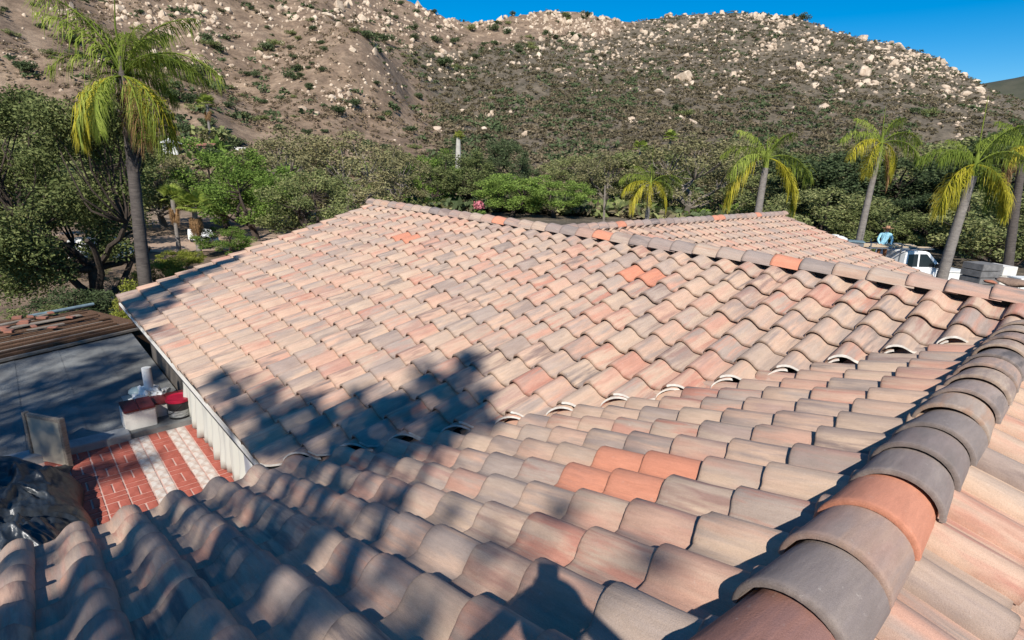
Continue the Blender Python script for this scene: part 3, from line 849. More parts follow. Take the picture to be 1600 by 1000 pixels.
# stripped roof edge beyond: battens, boards and left-over red tiles lying in long rows
edge = empty("stripped_roof_edge", (5.5 * W, 21 * W, GROUND), label="stripped old roof edge with brown battens and debris beyond the flat roof", cat="roof edge", worldspace=True)
e0 = hit_plane(0, 575, (0, 0, 1), DZ); e1 = hit_plane(226, 520, (0, 0, 1), DZ)
e0 = Vector(e0); e1 = Vector(e1); ed = (e1 - e0); L_ = ed.length; ed.normalize(); en = Vector((ed.y, -ed.x, 0))
if en.dot(Vector(_F.tolist())) < 0: en = -en
def plank(name, t0, t1, off, z, w, h, m, tilt=0.0):
    a = e0 + ed * (t0 * L_) + en * off; b_ = e0 + ed * (t1 * L_) + en * (off + tilt)
    d = (b_ - a); l = d.length; d.normalize(); n = Vector((-d.y, d.x, 0))
    M = Matrix(((d.x, n.x, 0, a.x), (d.y, n.y, 0, a.y), (0, 0, 1, z), (0, 0, 0, 1)))
    return MB().box((0, -w / 2, 0), (l, w / 2, h), M=M).obj(name, m, edge, bevel=.006)
slab = MB().box((0, 0, 0), (1, 1, 1), M=Matrix(((ed.x * L_ * 1.6, en.x * 2.6, 0, e0.x - ed.x * L_ * .5), (ed.y * L_ * 1.6, en.y * 2.6, 0, e0.y - ed.y * L_ * .5), (0, 0, 3.2, DZ - 3.1), (0, 0, 0, 1)))).obj("brown_sheathing", M_BROWNWOOD, edge)
for k in range(16):
    off = .03 + k * .165 + random.uniform(-.02, .02)
    plank("batten", random.uniform(-.45, -.3), random.uniform(.9, 1.02), off, DZ + .1 + .012 * (k % 3) , random.uniform(.05, .11), random.uniform(.03, .06), M_BROWNWOOD if k % 3 else M_GREYWOOD, random.uniform(-.08, .08))
for k in range(10):
    plank("loose_board", random.uniform(-.3, .5), random.uniform(.6, 1.05), random.uniform(1.2, 2.5), DZ + .16 + random.uniform(0, .06), random.uniform(.06, .16), .025, M_GREYWOOD if k % 2 else M_BROWNWOOD, random.uniform(-.3, .3))
for k in range(26):
    t0 = random.uniform(-.3, .9); plank("old_tile", t0, t0 + random.uniform(.03, .05), random.uniform(.9, 2.4), DZ + .2 + random.uniform(0, .03), random.uniform(.14, .2), random.uniform(.02, .05), M_OLDTILE, random.uniform(-.15, .15))
P = e0 + ed * (L_ * .62) + en * 2.45
pp = MB().tube([tuple(P + Vector((0, 0, DZ + .22 - P.z))), tuple(P + ed * 1.3 + Vector((0, 0, DZ + .23 - P.z)))], .04, 12).obj("plastic_pipe", M_BGREY, None, smooth=True)
tag(pp, "short pale blue pipe lying on the stripped roof edge below the trees", "pipe")

# ------------------------------------------------------------------ vegetation
def leaf_mat(name, dark, mid, light, scale=0.9, trans=0.25):
    m = bpy.data.materials.new(name); m.use_nodes = True
    nt = m.node_tree; nt.nodes.clear()
    out = nt.nodes.new("ShaderNodeOutputMaterial")
    df = nt.nodes.new("ShaderNodeBsdfDiffuse"); tr = nt.nodes.new("ShaderNodeBsdfTranslucent"); mx = nt.nodes.new("ShaderNodeMixShader")
    tc = nt.nodes.new("ShaderNodeNewGeometry"); oi = nt.nodes.new("ShaderNodeObjectInfo")
    n1 = nd(nt, "ShaderNodeTexNoise", Scale=scale, Detail=5.0, Roughness=0.75); nt.links.new(tc.outputs["Position"], n1.inputs[0])
    f = math_n(nt, 'ADD', n1.outputs[0], math_n(nt, 'MULTIPLY', math_n(nt, 'SUBTRACT', oi.outputs["Random"], 0.5), 0.22))
    wnn = nt.nodes.new("ShaderNodeTexWhiteNoise"); wnn.noise_dimensions = '1D'
    nt.links.new(tc.outputs["Random Per Island"], wnn.inputs["W"])
    f = math_n(nt, 'ADD', f, math_n(nt, 'MULTIPLY', math_n(nt, 'SUBTRACT', wnn.outputs["Value"], 0.5), 0.3))
    r = ramp(nt, [(0.25, dark), (0.5, mid), (0.78, light)]); nt.links.new(f, r.inputs[0])
    nt.links.new(r.outputs[0], df.inputs[0]); nt.links.new(r.outputs[0], tr.inputs[0])
    mx.inputs[0].default_value = trans
    nt.links.new(df.outputs[0], mx.inputs[1]); nt.links.new(tr.outputs[0], mx.inputs[2]); nt.links.new(mx.outputs[0], out.inputs[0])
    return m
L_OAK = leaf_mat("oak_leaves", (0.089, 0.112, 0.040), (0.185, 0.210, 0.078), (0.343, 0.336, 0.144))
L_OLIVE = leaf_mat("olive_grey_leaves", (0.127, 0.122, 0.057), (0.231, 0.215, 0.105), (0.392, 0.340, 0.171))
L_GREEN = leaf_mat("bright_green_leaves", (0.085, 0.134, 0.028), (0.172, 0.253, 0.053), (0.284, 0.374, 0.091))
L_YGREEN = leaf_mat("yellow_green_leaves", (0.120, 0.136, 0.026), (0.256, 0.272, 0.048), (0.400, 0.400, 0.096))
L_DARK = leaf_mat("dark_shrub_leaves", (0.038, 0.057, 0.026), (0.085, 0.113, 0.051), (0.150, 0.181, 0.089))
L_CHAP = leaf_mat("chaparral_leaves", (0.089, 0.078, 0.046), (0.182, 0.150, 0.091), (0.311, 0.235, 0.155), 0.12)
L_DRY = leaf_mat("dry_brush_leaves", (0.132, 0.097, 0.059), (0.225, 0.171, 0.109), (0.327, 0.248, 0.163), 0.3)
L_PINK = leaf_mat("pink_blossom", (0.420, 0.100, 0.130), (0.600, 0.200, 0.220), (0.700, 0.340, 0.360), 5.0)
L_PALM = leaf_mat("palm_green", (0.116, 0.161, 0.029), (0.234, 0.288, 0.051), (0.406, 0.449, 0.111), 1.2, .35)
L_PALMY = leaf_mat("palm_yellow", (0.212, 0.200, 0.022), (0.398, 0.360, 0.037), (0.584, 0.479, 0.085), 1.2, .35)
L_PALMD = leaf_mat("palm_dead", (0.120, 0.072, 0.036), (0.240, 0.144, 0.072), (0.384, 0.228, 0.108), 1.5, .15)
M_BARK = simple("bark", (0.075, 0.055, 0.042), (0.030, 0.023, 0.018), 6.0, 0.95, 0.6, stretch=(3, 3, .6))
M_BARKL = simple("pale_bark", (0.24, 0.20, 0.16), (0.13, 0.11, 0.09), 6.0, 0.95, 0.5, stretch=(3, 3, .6))

def leaf_quads(centers, size, g, droop=0.0, aspect=0.5):
    n = len(centers)
    a = g.normal(size=(n, 3)); a[:, 2] = a[:, 2] * .7 - droop; a /= np.linalg.norm(a, axis=1)[:, None]
    b = g.normal(size=(n, 3)); b -= a * np.sum(a * b, 1)[:, None]; b /= np.linalg.norm(b, axis=1)[:, None]
    l = size * g.uniform(.6, 1.4, n)[:, None]
    v = np.stack([centers - a * l, centers + b * l * aspect, centers + a * l, centers - b * l * aspect], 1).reshape(-1, 3)
    f = np.arange(4 * n).reshape(n, 4)
    return v, f

def clump_points(c, r, n, g, flat=.8):
    d = g.normal(size=(n, 3)); d /= np.linalg.norm(d, axis=1)[:, None]
    rad = r * g.uniform(0, 1, n) ** (1 / 2.2)
    return np.asarray(c) + d * rad[:, None] * np.array([1, 1, flat])

def limb(mb, a, b, r0, r1, g, sag=.12, seg=6, n=5):
    a = np.array(a, float); b = np.array(b, float); L = np.linalg.norm(b - a)
    off = g.normal(size=3) * L * sag; pts = []
    for i in range(n + 1):
        t = i / n
        pts.append(a + (b - a) * t + off * math.sin(math.pi * t) + g.normal(size=3) * L * .02 * (0 < i < n))
    mb.tube(pts, [r0 + (r1 - r0) * (i / n) for i in range(n + 1)], seg)

def tree_meshes(name, seed, leafm, barkm, n_clump=42, per=220, leaf=.0125, rx=.44, rz=.42, cz=.54, trunk_r=.03, cl_r=(.07, .15), fork=.2, droop=0.0, hollow=.45):
    """unit-height tree: (trunk mesh, crown mesh)"""
    g = np.random.default_rng(seed)
    cs = []
    tries = 0
    while len(cs) < n_clump and tries < 4000:
        tries += 1
        d = g.normal(size=3); d /= np.linalg.norm(d)
        if d[2] < -.75: continue
        rr = g.uniform(hollow, 1) ** .7
        lump = 1 + .22 * mnoise.noise(Vector((d * 2.1 + seed).tolist()))
        c = np.array([d[0] * rx, d[1] * rx, d[2] * rz]) * rr * lump + np.array([0, 0, cz])
        if all(np.linalg.norm(c - q) > .085 for q, _ in cs): cs.append((c, g.uniform(*cl_r)))
    pts = np.concatenate([clump_points(c, r, int(per * (r / .11) ** 1.5), g) for c, r in cs])
    v, f = leaf_quads(pts, leaf, g, droop)
    crown = np_mesh(name + "_crown", v, f, [leafm])
    mb = MB()
    top = np.array([g.normal() * .03, g.normal() * .03, fork])
    mb.tube([(0, 0, -.04), (top[0] * .3, top[1] * .3, fork * .4), tuple(top)], [trunk_r * 1.5, trunk_r * 1.05, trunk_r * .85], 9)
    mains = [cs[i] for i in g.choice(len(cs), size=min(6, len(cs)), replace=False)]
    joints = []
    for c, _ in mains:
        mid = top + (c - top) * .55 + g.normal(size=3) * .02
        limb(mb, top - np.array([0, 0, .02]), mid, trunk_r * .62, trunk_r * .36, g); joints.append(mid)
    for c, _ in cs:
        j = min(joints, key=lambda q: np.linalg.norm(q - c)); limb(mb, j, c, trunk_r * .26, trunk_r * .07, g, .08, 4, 3)
    tr = mb.mesh(name + "_trunk", [barkm], smooth=True)
    return tr, crown

KINDS = {
    'oak': [tree_meshes("oak", 11, L_OAK, M_BARK, 46, 360), tree_meshes("oak", 12, L_OAK, M_BARK, 40, 390, rx=.5)],
    'olive': [tree_meshes("olive", 21, L_OLIVE, M_BARKL, 46, 260, .0115, cl_r=(.06, .13)), tree_meshes("olive", 22, L_OLIVE, M_BARKL, 52, 230, .0115, rx=.5, cl_r=(.06, .12))],
    'green': [tree_meshes("green", 31, L_GREEN, M_BARK, 44, 390), tree_meshes("green", 32, L_GREEN, M_BARK, 40, 390, rx=.5)],
    'dark': [tree_meshes("dark", 41, L_DARK, M_BARK, 44, 380), tree_meshes("dark", 42, L_DARK, M_BARK, 40, 400, rx=.5)],
    'yellow': [tree_meshes("yellow", 51, L_YGREEN, M_BARK, 44, 300, .015, rx=.5, rz=.42, cz=.5, fork=.1, droop=.3)],
}
ntree = 0
def plant_tree(px, r, py_top, width_px, kind, label, name="tree", group=None, sink=0.0, cat="tree"):
    global ntree
    P = at_px(px, r)
    ztop = z_at(px, py_top, r)
    h = max(1.2, (ztop - P[2]) / .985); wd = width_px * r / F_PX
    tm, cm = KINDS[kind][ntree % len(KINDS[kind])]
    crw = .92 if kind != 'yellow' else 1.0
    s = min(wd / crw, 1.7 * h)
    e = empty(name, (P[0], P[1], P[2] - .1), random.uniform(0, 6.28), (s, s, h), label, cat, group)
    link("trunk", tm, e); link("crown", cm, e); ntree += 1
    return e

G1 = "trees on the valley floor behind the house"
TREES = [
    (20, 33, 190, 190, 'oak', "dark oak at the left edge behind the big trunked oak"),
    (150, 42, 205, 170, 'oak', "oak seen behind the tall left palm trunk on its left side"),
    (250, 47, 240, 130, 'olive', "grey-green tree just right of the tall palm trunk"),
    (350, 46, 218, 120, 'green', "bright green round tree above the two small fan palms"),
    (455, 52, 204, 170, 'olive', "broad grey olive tree left of the far gable end"),
    (395, 40, 246, 130, 'green', "green bushy tree touching the left roof rake"),
    (545, 48, 210, 170, 'olive', "grey twiggy tree directly behind the far ridge end"),
    (480, 36, 262, 130, 'oak', "dark tree in front of the grey olive trees beside the roof rake"),
    (620, 62, 232, 120, 'olive', "thin olive tree right of the far ridge end"),
    (668, 72, 232, 100, 'green', "green tree below the pale rocks behind the ridge"),
    (728, 66, 234, 120, 'oak', "dark rounded tree under the pale yucca stalk"),
    (795, 92, 218, 80, 'dark', "small very dark tree below the middle of the hill"),
    (800, 58, 270, 120, 'green', "green tree beside the pink flowering bush"),
    (868, 60, 274, 110, 'green', "bright green broad tree behind the dip of the ridges"),
    (940, 78, 240, 130, 'olive', "olive tree behind the bare grey trunk"),
    (905, 90, 240, 120, 'oak', "oak above the bright green broad tree"),
    (1075, 70, 214, 190, 'olive', "large grey-brown tree between the two middle palms"),
    (1020, 82, 228, 130, 'oak', "oak standing behind the short palm at the ridge dip"),
    (1150, 84, 222, 150, 'olive', "olive tree behind the palm nearest the rear ridge"),
    (1215, 66, 262, 150, 'oak', "oak just behind the rear wing ridge end"),
    (1300, 60, 226, 190, 'dark', "big dark green tree left of the worker"),
    (1290, 46, 290, 150, 'oak', "oak over the white dome tank"),
    (1420, 58, 232, 190, 'dark', "big dark green tree above the white pickup"),
    (1385, 44, 318, 130, 'oak', "low oak right behind the worker"),
    (1470, 48, 292, 150, 'dark', "dark tree behind the leaning right palm"),
    (1560, 54, 205, 200, 'dark', "tall dark tree at the right edge"),
    (1590, 40, 290, 160, 'oak', "oak low at the right edge behind the pallets"),
    (1520, 75, 215, 160, 'oak', "distant oak above the leaning right palm"),
    (1350, 85, 225, 190, 'olive', "olive tree on the slope behind the second palm from the right"),
    (1230, 95, 232, 180, 'oak', "far oak between the middle palms at the hill foot"),
]
for a in TREES: plant_tree(*a, group=G1)
SHR = [
    (232, 24, 395, 70, 'yellow', "sunlit yellow-green bush at the foot of the tall palm"),
    (195, 20.5, 455, 75, 'yellow', "sunlit yellow-green bush right of the oak trunk"),
    (270, 30, 410, 60, 'yellow', "yellow-green bush just left of the small fan palms"),
    (60, 19, 455, 120, 'dark', "dark shaded bush left of the oak trunk"),
    (10, 17.5, 480, 120, 'oak', "dull green bush at the left edge above the stripped roof"),
    (120, 30, 400, 110, 'olive', "dry greyish bush behind the oak trunk"),
    (205, 17.5, 430, 80, 'yellow', "yellow-green bush pressed against the roof corner"),
    (150, 24, 430, 80, 'olive', "brownish bush just right of the oak trunk"),
    (85, 18, 500, 90, 'olive', "grey bush in front of the oak trunk"),
    (345, 34, 350, 80, 'green', "green bush against the roof rake right of the fan palms"),
]
for a in SHR: plant_tree(*a, name="bush", group="bushes beyond the flat roof", cat="bush")

# the big oak at the left
P = at_px(128, 21.0)
e = empty("oak_tree", (P[0], P[1], P[2] - .1), 0.6, 1.0, "large grey-green oak with dark forked trunk at the left", "tree")
g = np.random.default_rng(77)
cs = []
for k in range(120):
    px_ = g.uniform(-60, 235); py_ = g.uniform(160, 455)
    if ((px_ - 85) / 165) ** 2 + ((py_ - 300) / 165) ** 2 > 1: continue
    if py_ > 380 and 60 < px_ < 190 and g.random() < .5: continue
    rr = 21.5 + g.uniform(-2.2, 2.2)
    d = ray(px_, py_); hh = math.hypot(d[0], d[1]); cs.append((CAM + d / hh * rr, g.uniform(.4, .75)))
Rz = Matrix.Rotation(-.6, 3, 'Z')
loc = np.array(e.location)
csl = [(np.array(Rz @ Vector((c - loc).tolist())), r) for c, r in cs]
pts = np.concatenate([clump_points(c, r, int(560 * (r / .5) ** 2), g) for c, r in csl])
v, f = leaf_quads(pts, .046, g)
link("crown", np_mesh("oak_crown", v, f, [L_OAK]), e)
mb = MB()
mb.tube([(0, 0, -.3), (.03, .02, 1.0), (.1, -.05, 2.0)], [.24, .19, .16], 10)
joints = []
for k in range(9):
    a = k * .7 + .3; t = np.array([math.cos(a) * 1.5, math.sin(a) * 1.5, 3.0 + .5 * math.sin(k * 2.1)])
    st = np.array([.03, .02, 1.0]) if k % 3 == 0 else np.array([.1, -.05, 1.9])
    limb(mb, st, t, .11, .06, g, .1, 7, 6); joints.append(t)
for c, r in csl:
    j = min(joints, key=lambda q: np.linalg.norm(q - c)); limb(mb, j, c, .045, .01, g, .1, 4, 4)
mb.obj("trunk", M_BARK, e, smooth=True)

# ---- queen palms
def frond_mesh(name, L, e0, e1, leafm, seed, stalk=.16, npair=78, ll=.86, hang=.85):
    hang0 = hang
    g = np.random.default_rng(seed); N = 18
    pts = [np.zeros(3)]; 
    for i in range(N):
        t = (i + .5) / N; ang = e0 + (e1 - e0) * t ** (1.1 if e0 > .3 else .6)
        pts.append(pts[-1] + np.array([math.cos(ang), .04 * math.sin(3 * t + seed) , math.sin(ang)]) * L / N)
    pts = np.array(pts)
    mb = MB(); mb.tube(pts.tolist(), [.028 * (1 - .85 * i / N) + .003 for i in range(N + 1)], 5)
    nv = len(mb.v); V = list(mb.v); Fq = []; Fm = [0] * len(mb.f); faces = list(mb.f)
    for s in (-1, 1):
        for k in range(npair):
            t = stalk + (1 - stalk) * (k + g.uniform(0, 1)) / npair
            q = t * N; i = min(int(q), N - 1); fr = q - i
            p = pts[i] * (1 - fr) + pts[i + 1] * fr; d = pts[i + 1] - pts[i]; d /= np.linalg.norm(d)
            side = np.array([0, s, 0.0])
            env = math.sin(math.pi * (.12 + .83 * (t - stalk) / (1 - stalk))) ** .6
            l = ll * env * g.uniform(.8, 1.15)
            dr = side * g.uniform(.3, 1.0) + d * g.uniform(.2, .9) + np.array([0, 0, g.uniform(-.6, .45)]); hang = hang0 * g.uniform(.55, 1.25)
            dr /= np.linalg.norm(dr)
            mid = p + dr * l * .42 + np.array([0, 0, -.12 * hang * l]); tip = mid + (dr * (1 - hang * .75) + np.array([0, 0, -hang * 1.15])) * l * .62
            wv = np.cross(dr, np.array([0, 0, 1.0])); wv = wv / (np.linalg.norm(wv) + 1e-6) * .55 + d * .45
            wv *= .019
            o = len(V); V += [tuple(p - wv * .6), tuple(p + wv * .6), tuple(mid + wv), tuple(mid - wv), tuple(tip)]
            faces += [(o, o + 1, o + 2, o + 3), (o + 3, o + 2, o + 4)]; Fm += [1, 1]
    me = bpy.data.meshes.new(name); me.from_pydata(V, [], faces)
    me.materials.append(leafm); me.materials.append(leafm)
    me.polygons.foreach_set("material_index", np.array(Fm, np.int32)); me.update()
    return me
FR = {}
for nm, lm in (('g', L_PALM), ('y', L_PALMY), ('d', L_PALMD)):
    FR[nm, 'up'] = frond_mesh("frond", 2.6, R_(72), R_(5), lm, 3)
    FR[nm, 'arch'] = frond_mesh("frond", 2.7, R_(50), R_(-50), lm, 4)
    FR[nm, 'out'] = frond_mesh("frond", 2.6, R_(25), R_(-75), lm, 5)
    FR[nm, 'hang'] = frond_mesh("frond", 2.6, R_(12), R_(-96), lm, 6, hang=.95)
    FR[nm, 'down'] = frond_mesh("frond", 2.2, R_(-45), R_(-88), lm, 7, hang=.9)
TH_R = math.atan2(-math.cos(YAW), -math.sin(YAW))        # world angle of picture-right
M_PALMBARK = simple("palm_trunk_grey", (0.25, 0.22, 0.19), (0.15, 0.13, 0.115), 5.0, 0.9, 0.5, stretch=(1, 1, 4))
M_PALMDARK = simple("palm_trunk_dark", (0.12, 0.10, 0.085), (0.055, 0.045, 0.04), 5.0, 0.9, 0.6, stretch=(1, 1, 5))
M_PALMDARK2 = simple("palm_trunk_mid", (0.16, 0.14, 0.125), (0.09, 0.078, 0.07), 5.0, 0.9, 0.6, stretch=(1, 1, 5))
def palm(top, low, r, label, fronds, scale, tr, bark, boots=0.0, spear=1.6, group="queen palms"):
    def pt(q):
        d = ray(*q); h = math.hypot(d[0], d[1]); return CAM + d / h * r
    T = pt(top); Lw = pt(low)
    zg = tz(Lw[0], Lw[1]) - .1
    k = (zg - T[2]) / (Lw[2] - T[2]); B = T + (Lw - T) * k
    e = empty("palm_tree", tuple(B), label=label, cat="palm tree", group=group)
    t = T - B; n = 26; mb = MB(); pts = []; rad = []
    for i in range(n + 1):
        q = i / n; pts.append(t * q + np.array([.05 * math.sin(q * 3.1), 0, 0])); rad.append(tr * (1.25 - .45 * q) * (1 + .05 * (i % 2)) * (1 + .25 * math.exp(-q * 12)))
    mb.tube(pts, rad, 14); mb.obj("trunk", bark, e, smooth=60)
    cs_ = MB(); cs_.tube([tuple(t - np.array([0, 0, .05])), tuple(t + np.array([0, 0, .45 * scale])), tuple(t + np.array([0, 0, .9 * scale]))], [tr * .8, tr * .62, tr * .2], 10)
    cs_.obj("crownshaft", L_PALM if boots == 0 else M_PALMDARK, e, smooth=True)
    if boots:
        g = np.random.default_rng(5); bmb = MB()
        for kk in range(70):
            zz = g.uniform(-boots, .15); a = g.uniform(0, 6.28); rr_ = tr * .8
            p0 = t + np.array([math.cos(a) * rr_, math.sin(a) * rr_, zz]); d_ = np.array([math.cos(a) * .5, math.sin(a) * .5, .8])
            bmb.tube([tuple(p0 - d_ * .08), tuple(p0 + d_ * g.uniform(.1, .22))], [.045, .02], 5)
        bmb.obj("leaf_boots", M_PALMDARK, e)
    for (phi, typ, c_, s_) in fronds:
        o = link("frond", FR[c_, typ], e)
        o.location = tuple(t + np.array([0, 0, .42 * scale])); o.rotation_euler = (random.gauss(0, .12), 0, TH_R + R_(phi)); o.scale = (s_ * scale,) * 3
    if spear:
        MB().tube([tuple(t + np.array([0, 0, .5 * scale])), tuple(t + np.array([.08, 0, spear * .6 * scale + .4])), tuple(t + np.array([.16 * scale, -.1 * scale, spear * scale + .4]))], [.03 * scale, .02 * scale, .008], 6).obj("spear_leaf", L_PALM, e)
    return e
palm((196, 148), (226, 430), 18.0, "tall queen palm with dark fibrous trunk top at the left, much larger than the rest",
     [(172, 'up', 'g', 1.2), (200, 'up', 'g', .8), (158, 'up', 'g', 1.0), (185, 'arch', 'g', .75), (22, 'up', 'g', .95), (-8, 'arch', 'g', .85), (70, 'up', 'g', .8), (110, 'up', 'g', .8), (215, 'hang', 'g', .8), (-20, 'hang', 'g', .9), (250, 'hang', 'g', .75), (8, 'arch', 'g', 1.0), (30, 'arch', 'g', .8), (-25, 'up', 'g', .7), (150, 'arch', 'g', .6),
      (183, 'hang', 'y', .85), (200, 'hang', 'y', .8), (225, 'hang', 'y', .7), (-12, 'hang', 'y', .85), (-42, 'hang', 'g', .8), (270, 'hang', 'g', .7), (172, 'out', 'g', .55), (-30, 'hang', 'y', .75), (12, 'hang', 'g', .75),
      (90, 'arch', 'g', .8), (60, 'out', 'g', .6), (120, 'out', 'g', .6), (-5, 'down', 'd', .75), (20, 'down', 'd', .7), (-50, 'down', 'd', .6), (-20, 'down', 'd', .8)],
     1.0, .145, M_PALMDARK, 1.9, 2.0)
palm((1520, 275), (1478, 420), 27.0, "leaning queen palm with tall spear at the right, near the stacked pallets",
     [(170, 'arch', 'g', .9), (195, 'arch', 'g', .8), (150, 'up', 'g', .6), (15, 'up', 'g', 1.0), (0, 'arch', 'g', .9), (190, 'hang', 'y', 1.0), (215, 'hang', 'y', .85), (-25, 'hang', 'y', 1.0), (-5, 'hang', 'y', 1.0), (20, 'hang', 'g', .9), (90, 'arch', 'g', .8), (60, 'out', 'g', .8), (265, 'out', 'g', .6)],
     .92, .17, M_PALMBARK, 0, 2.6)
palm((1374, 238), (1345, 372), 33.0, "queen palm with orange drooping frond standing above the worker",
     [(175, 'arch', 'g', .8), (195, 'out', 'y', .85), (160, 'up', 'g', .7), (10, 'arch', 'g', .9), (25, 'up', 'g', .8), (-15, 'out', 'g', .8), (-30, 'down', 'd', .9), (-10, 'down', 'y', .8), (215, 'hang', 'y', .8), (90, 'arch', 'g', .8), (250, 'hang', 'g', .8), (300, 'hang', 'y', .7)],
     1.0, .15, M_PALMBARK, 0, 1.7)
palm((1196, 262), (1186, 332), 32.0, "queen palm rising right behind the rear wing ridge",
     [(170, 'up', 'g', .8), (20, 'up', 'g', .8), (60, 'up', 'g', .7), (185, 'hang', 'y', 1.2), (200, 'out', 'g', 1.0), (-10, 'hang', 'y', 1.2), (5, 'out', 'g', 1.1), (-25, 'hang', 'y', .9), (90, 'arch', 'g', .9), (150, 'arch', 'g', .9), (250, 'arch', 'g', .6)],
     1.05, .19, M_PALMBARK, 0, 1.2)
palm((1016, 296), (1012, 340), 40.0, "short queen palm peeking over the dip between the two ridges",
     [(175, 'arch', 'g', .9), (200, 'hang', 'y', 1.0), (185, 'out', 'y', .9), (5, 'arch', 'g', .9), (-20, 'hang', 'y', .9), (20, 'out', 'g', .9), (90, 'up', 'g', .7), (250, 'hang', 'y', .8), (290, 'out', 'y', .8), (140, 'up', 'g', .7)],
     1.0, .15, M_PALMBARK, 0, 2.6)
palm((1598, 250), (1578, 410), 31.0, "queen palm half cut by the right edge of the picture",
     [(180, 'arch', 'g', .9), (160, 'up', 'g', .7), (200, 'hang', 'd', .7), (0, 'arch', 'g', 1), (20, 'out', 'g', .9), (90, 'arch', 'g', .8), (215, 'out', 'y', .7)],
     .95, .16, M_PALMDARK, 0, 0)

# ---- two small fan palms with dead skirts, and some far ones
def fan_leaf(seed, lm):
    g = np.random.default_rng(seed); V = []; Fc = []
    n = 22
    V += [(0, -.01, 0), (.55, -.01, .03), (.55, .01, .03), (0, .01, 0)]; Fc.append((0, 1, 2, 3))
    for k in range(n):
        a = R_(-100 + 200 * k / (n - 1)); l = .62 * (1 - .15 * abs(math.sin(a)))
        d = np.array([math.cos(a), math.sin(a), 0]); w = np.array([-d[1], d[0], 0]) * .028
        b0 = np.array([.5, 0, .02]); m_ = b0 + d * l * .6; tip = b0 + d * l + np.array([0, 0, -.14])
        o = len(V); V += [tuple(b0), tuple(m_ + w), tuple(tip), tuple(m_ - w)]; Fc.append((o, o + 1, o + 2, o + 3))
    return np_mesh("fan_leaf", V, Fc, [lm])
FANG, FAND = fan_leaf(1, L_PALM), fan_leaf(2, L_PALMD)
def fan_palm(px, r, py_crown, label, s=1.0, skirt=14, group="small fan palms"):
    P = at_px(px, r, 400); T = z_at(px, py_crown, r); h = T - P[2]
    e = empty("fan_palm", tuple(P), label=label, cat="palm tree", group=group)
    MB().tube([(0, 0, -.1), (.03, 0, h * .5), (0, 0, h)], [.13 * s, .10 * s, .12 * s], 10).obj("trunk", M_PALMBARK, e, smooth=True)
    g = np.random.default_rng(int(px))
    for k in range(20):
        o = link("fan_frond", FANG, e); o.location = (0, 0, h); o.rotation_euler = (0, R_(g.uniform(-80, 15)), g.uniform(0, 6.28)); o.scale = (s * .85,) * 3
    for k in range(skirt):
        o = link("dead_frond", FAND, e); o.location = (0, 0, h - g.uniform(0.05, .5) * s); o.rotation_euler = (0, R_(g.uniform(80, 96)), g.uniform(0, 6.28)); o.scale = (s * .95, s * .55, s * .95)
    return e
fan_palm(281, 35, 312, "small fan palm with orange-brown dead skirt, left of the pair", 1.0)
fan_palm(312, 34, 324, "small fan palm with bulky dead skirt, right of the pair", 1.15, 22)
fan_palm(360, 190, 103, "lone fan palm high on the brown slope right of the tall palm", 3.2, 4, None)
fan_palm(985, 118, 232, "pale green fan palm in the brush at the foot of the hill", 2.2, 4, None)
fan_palm(1028, 125, 215, "dark fan palm at the foot of the hill behind the middle palms", 2.2, 2, None)
fan_palm(348, 105, 165, "fan palm with dead skirt beside the hillside house", 2.0, 14, None)

# pale yucca stalk, bare trunk, pink bush
P = at_px(716, 100); zt = z_at(717, 215, 100) - P[2]
e = empty("yucca", tuple(P), label="pale thick yucca trunk with small green top below the hill", cat="yucca")
MB().tube([(0, 0, 0), (.1, 0, zt * .5), (0, .1, zt)], [.55, .5, .35], 8).obj("trunk", simple("bleached_trunk", (0.5, 0.47, 0.4), (0.35, 0.32, 0.27), 2.0), e, smooth=True)
g = np.random.default_rng(4); v, f = leaf_quads(clump_points((0, 0, zt + .4), .9, 160, g), .5, g, aspect=.12); link("crown", np_mesh("yucca_top", v, f, [L_YGREEN]), e)
P = at_px(945, 44, 330)
e = empty("dead_trunk", tuple(P), label="bare grey dead trunk beside the short middle palm", cat="dead tree")
zt = z_at(949, 290, 44) - P[2]
mb = MB(); mb.tube([(0, 0, 0), (.05, 0, zt * .5), (.25, -.1, zt)], [.12, .09, .06], 7); mb.obj("trunk", M_BARKL, e, smooth=True)
mb = MB(); mb.tube([(.05, 0, zt * .55), (-.5, .5, zt * .72), (-.75, .7, zt * .8)], [.05, .035, .02], 6).obj("branch", M_BARKL, e, smooth=True)
P = at_px(748, 34, 322); zt = z_at(748, 318, 34)
e = empty("flowering_bush", tuple(P), label="pink flowering bush peeking over the main ridge", cat="bush")
g = np.random.default_rng(8); v, f = leaf_quads(clump_points((0, 0, zt - P[2] - .1), .36, 260, g), .07, g, aspect=.7); link("blossom", np_mesh("blossom", v, f, [L_PINK]), e)
v, f = leaf_quads(clump_points((0, 0, zt - P[2] - .9), .7, 700, g), .07, g); link("foliage", np_mesh("bush_leaves", v, f, [L_GREEN]), e)
MB().tube([(0, 0, 0), (0, 0, zt - P[2] - .3)], [.06, .03], 6).obj("stem", M_BARK, e)

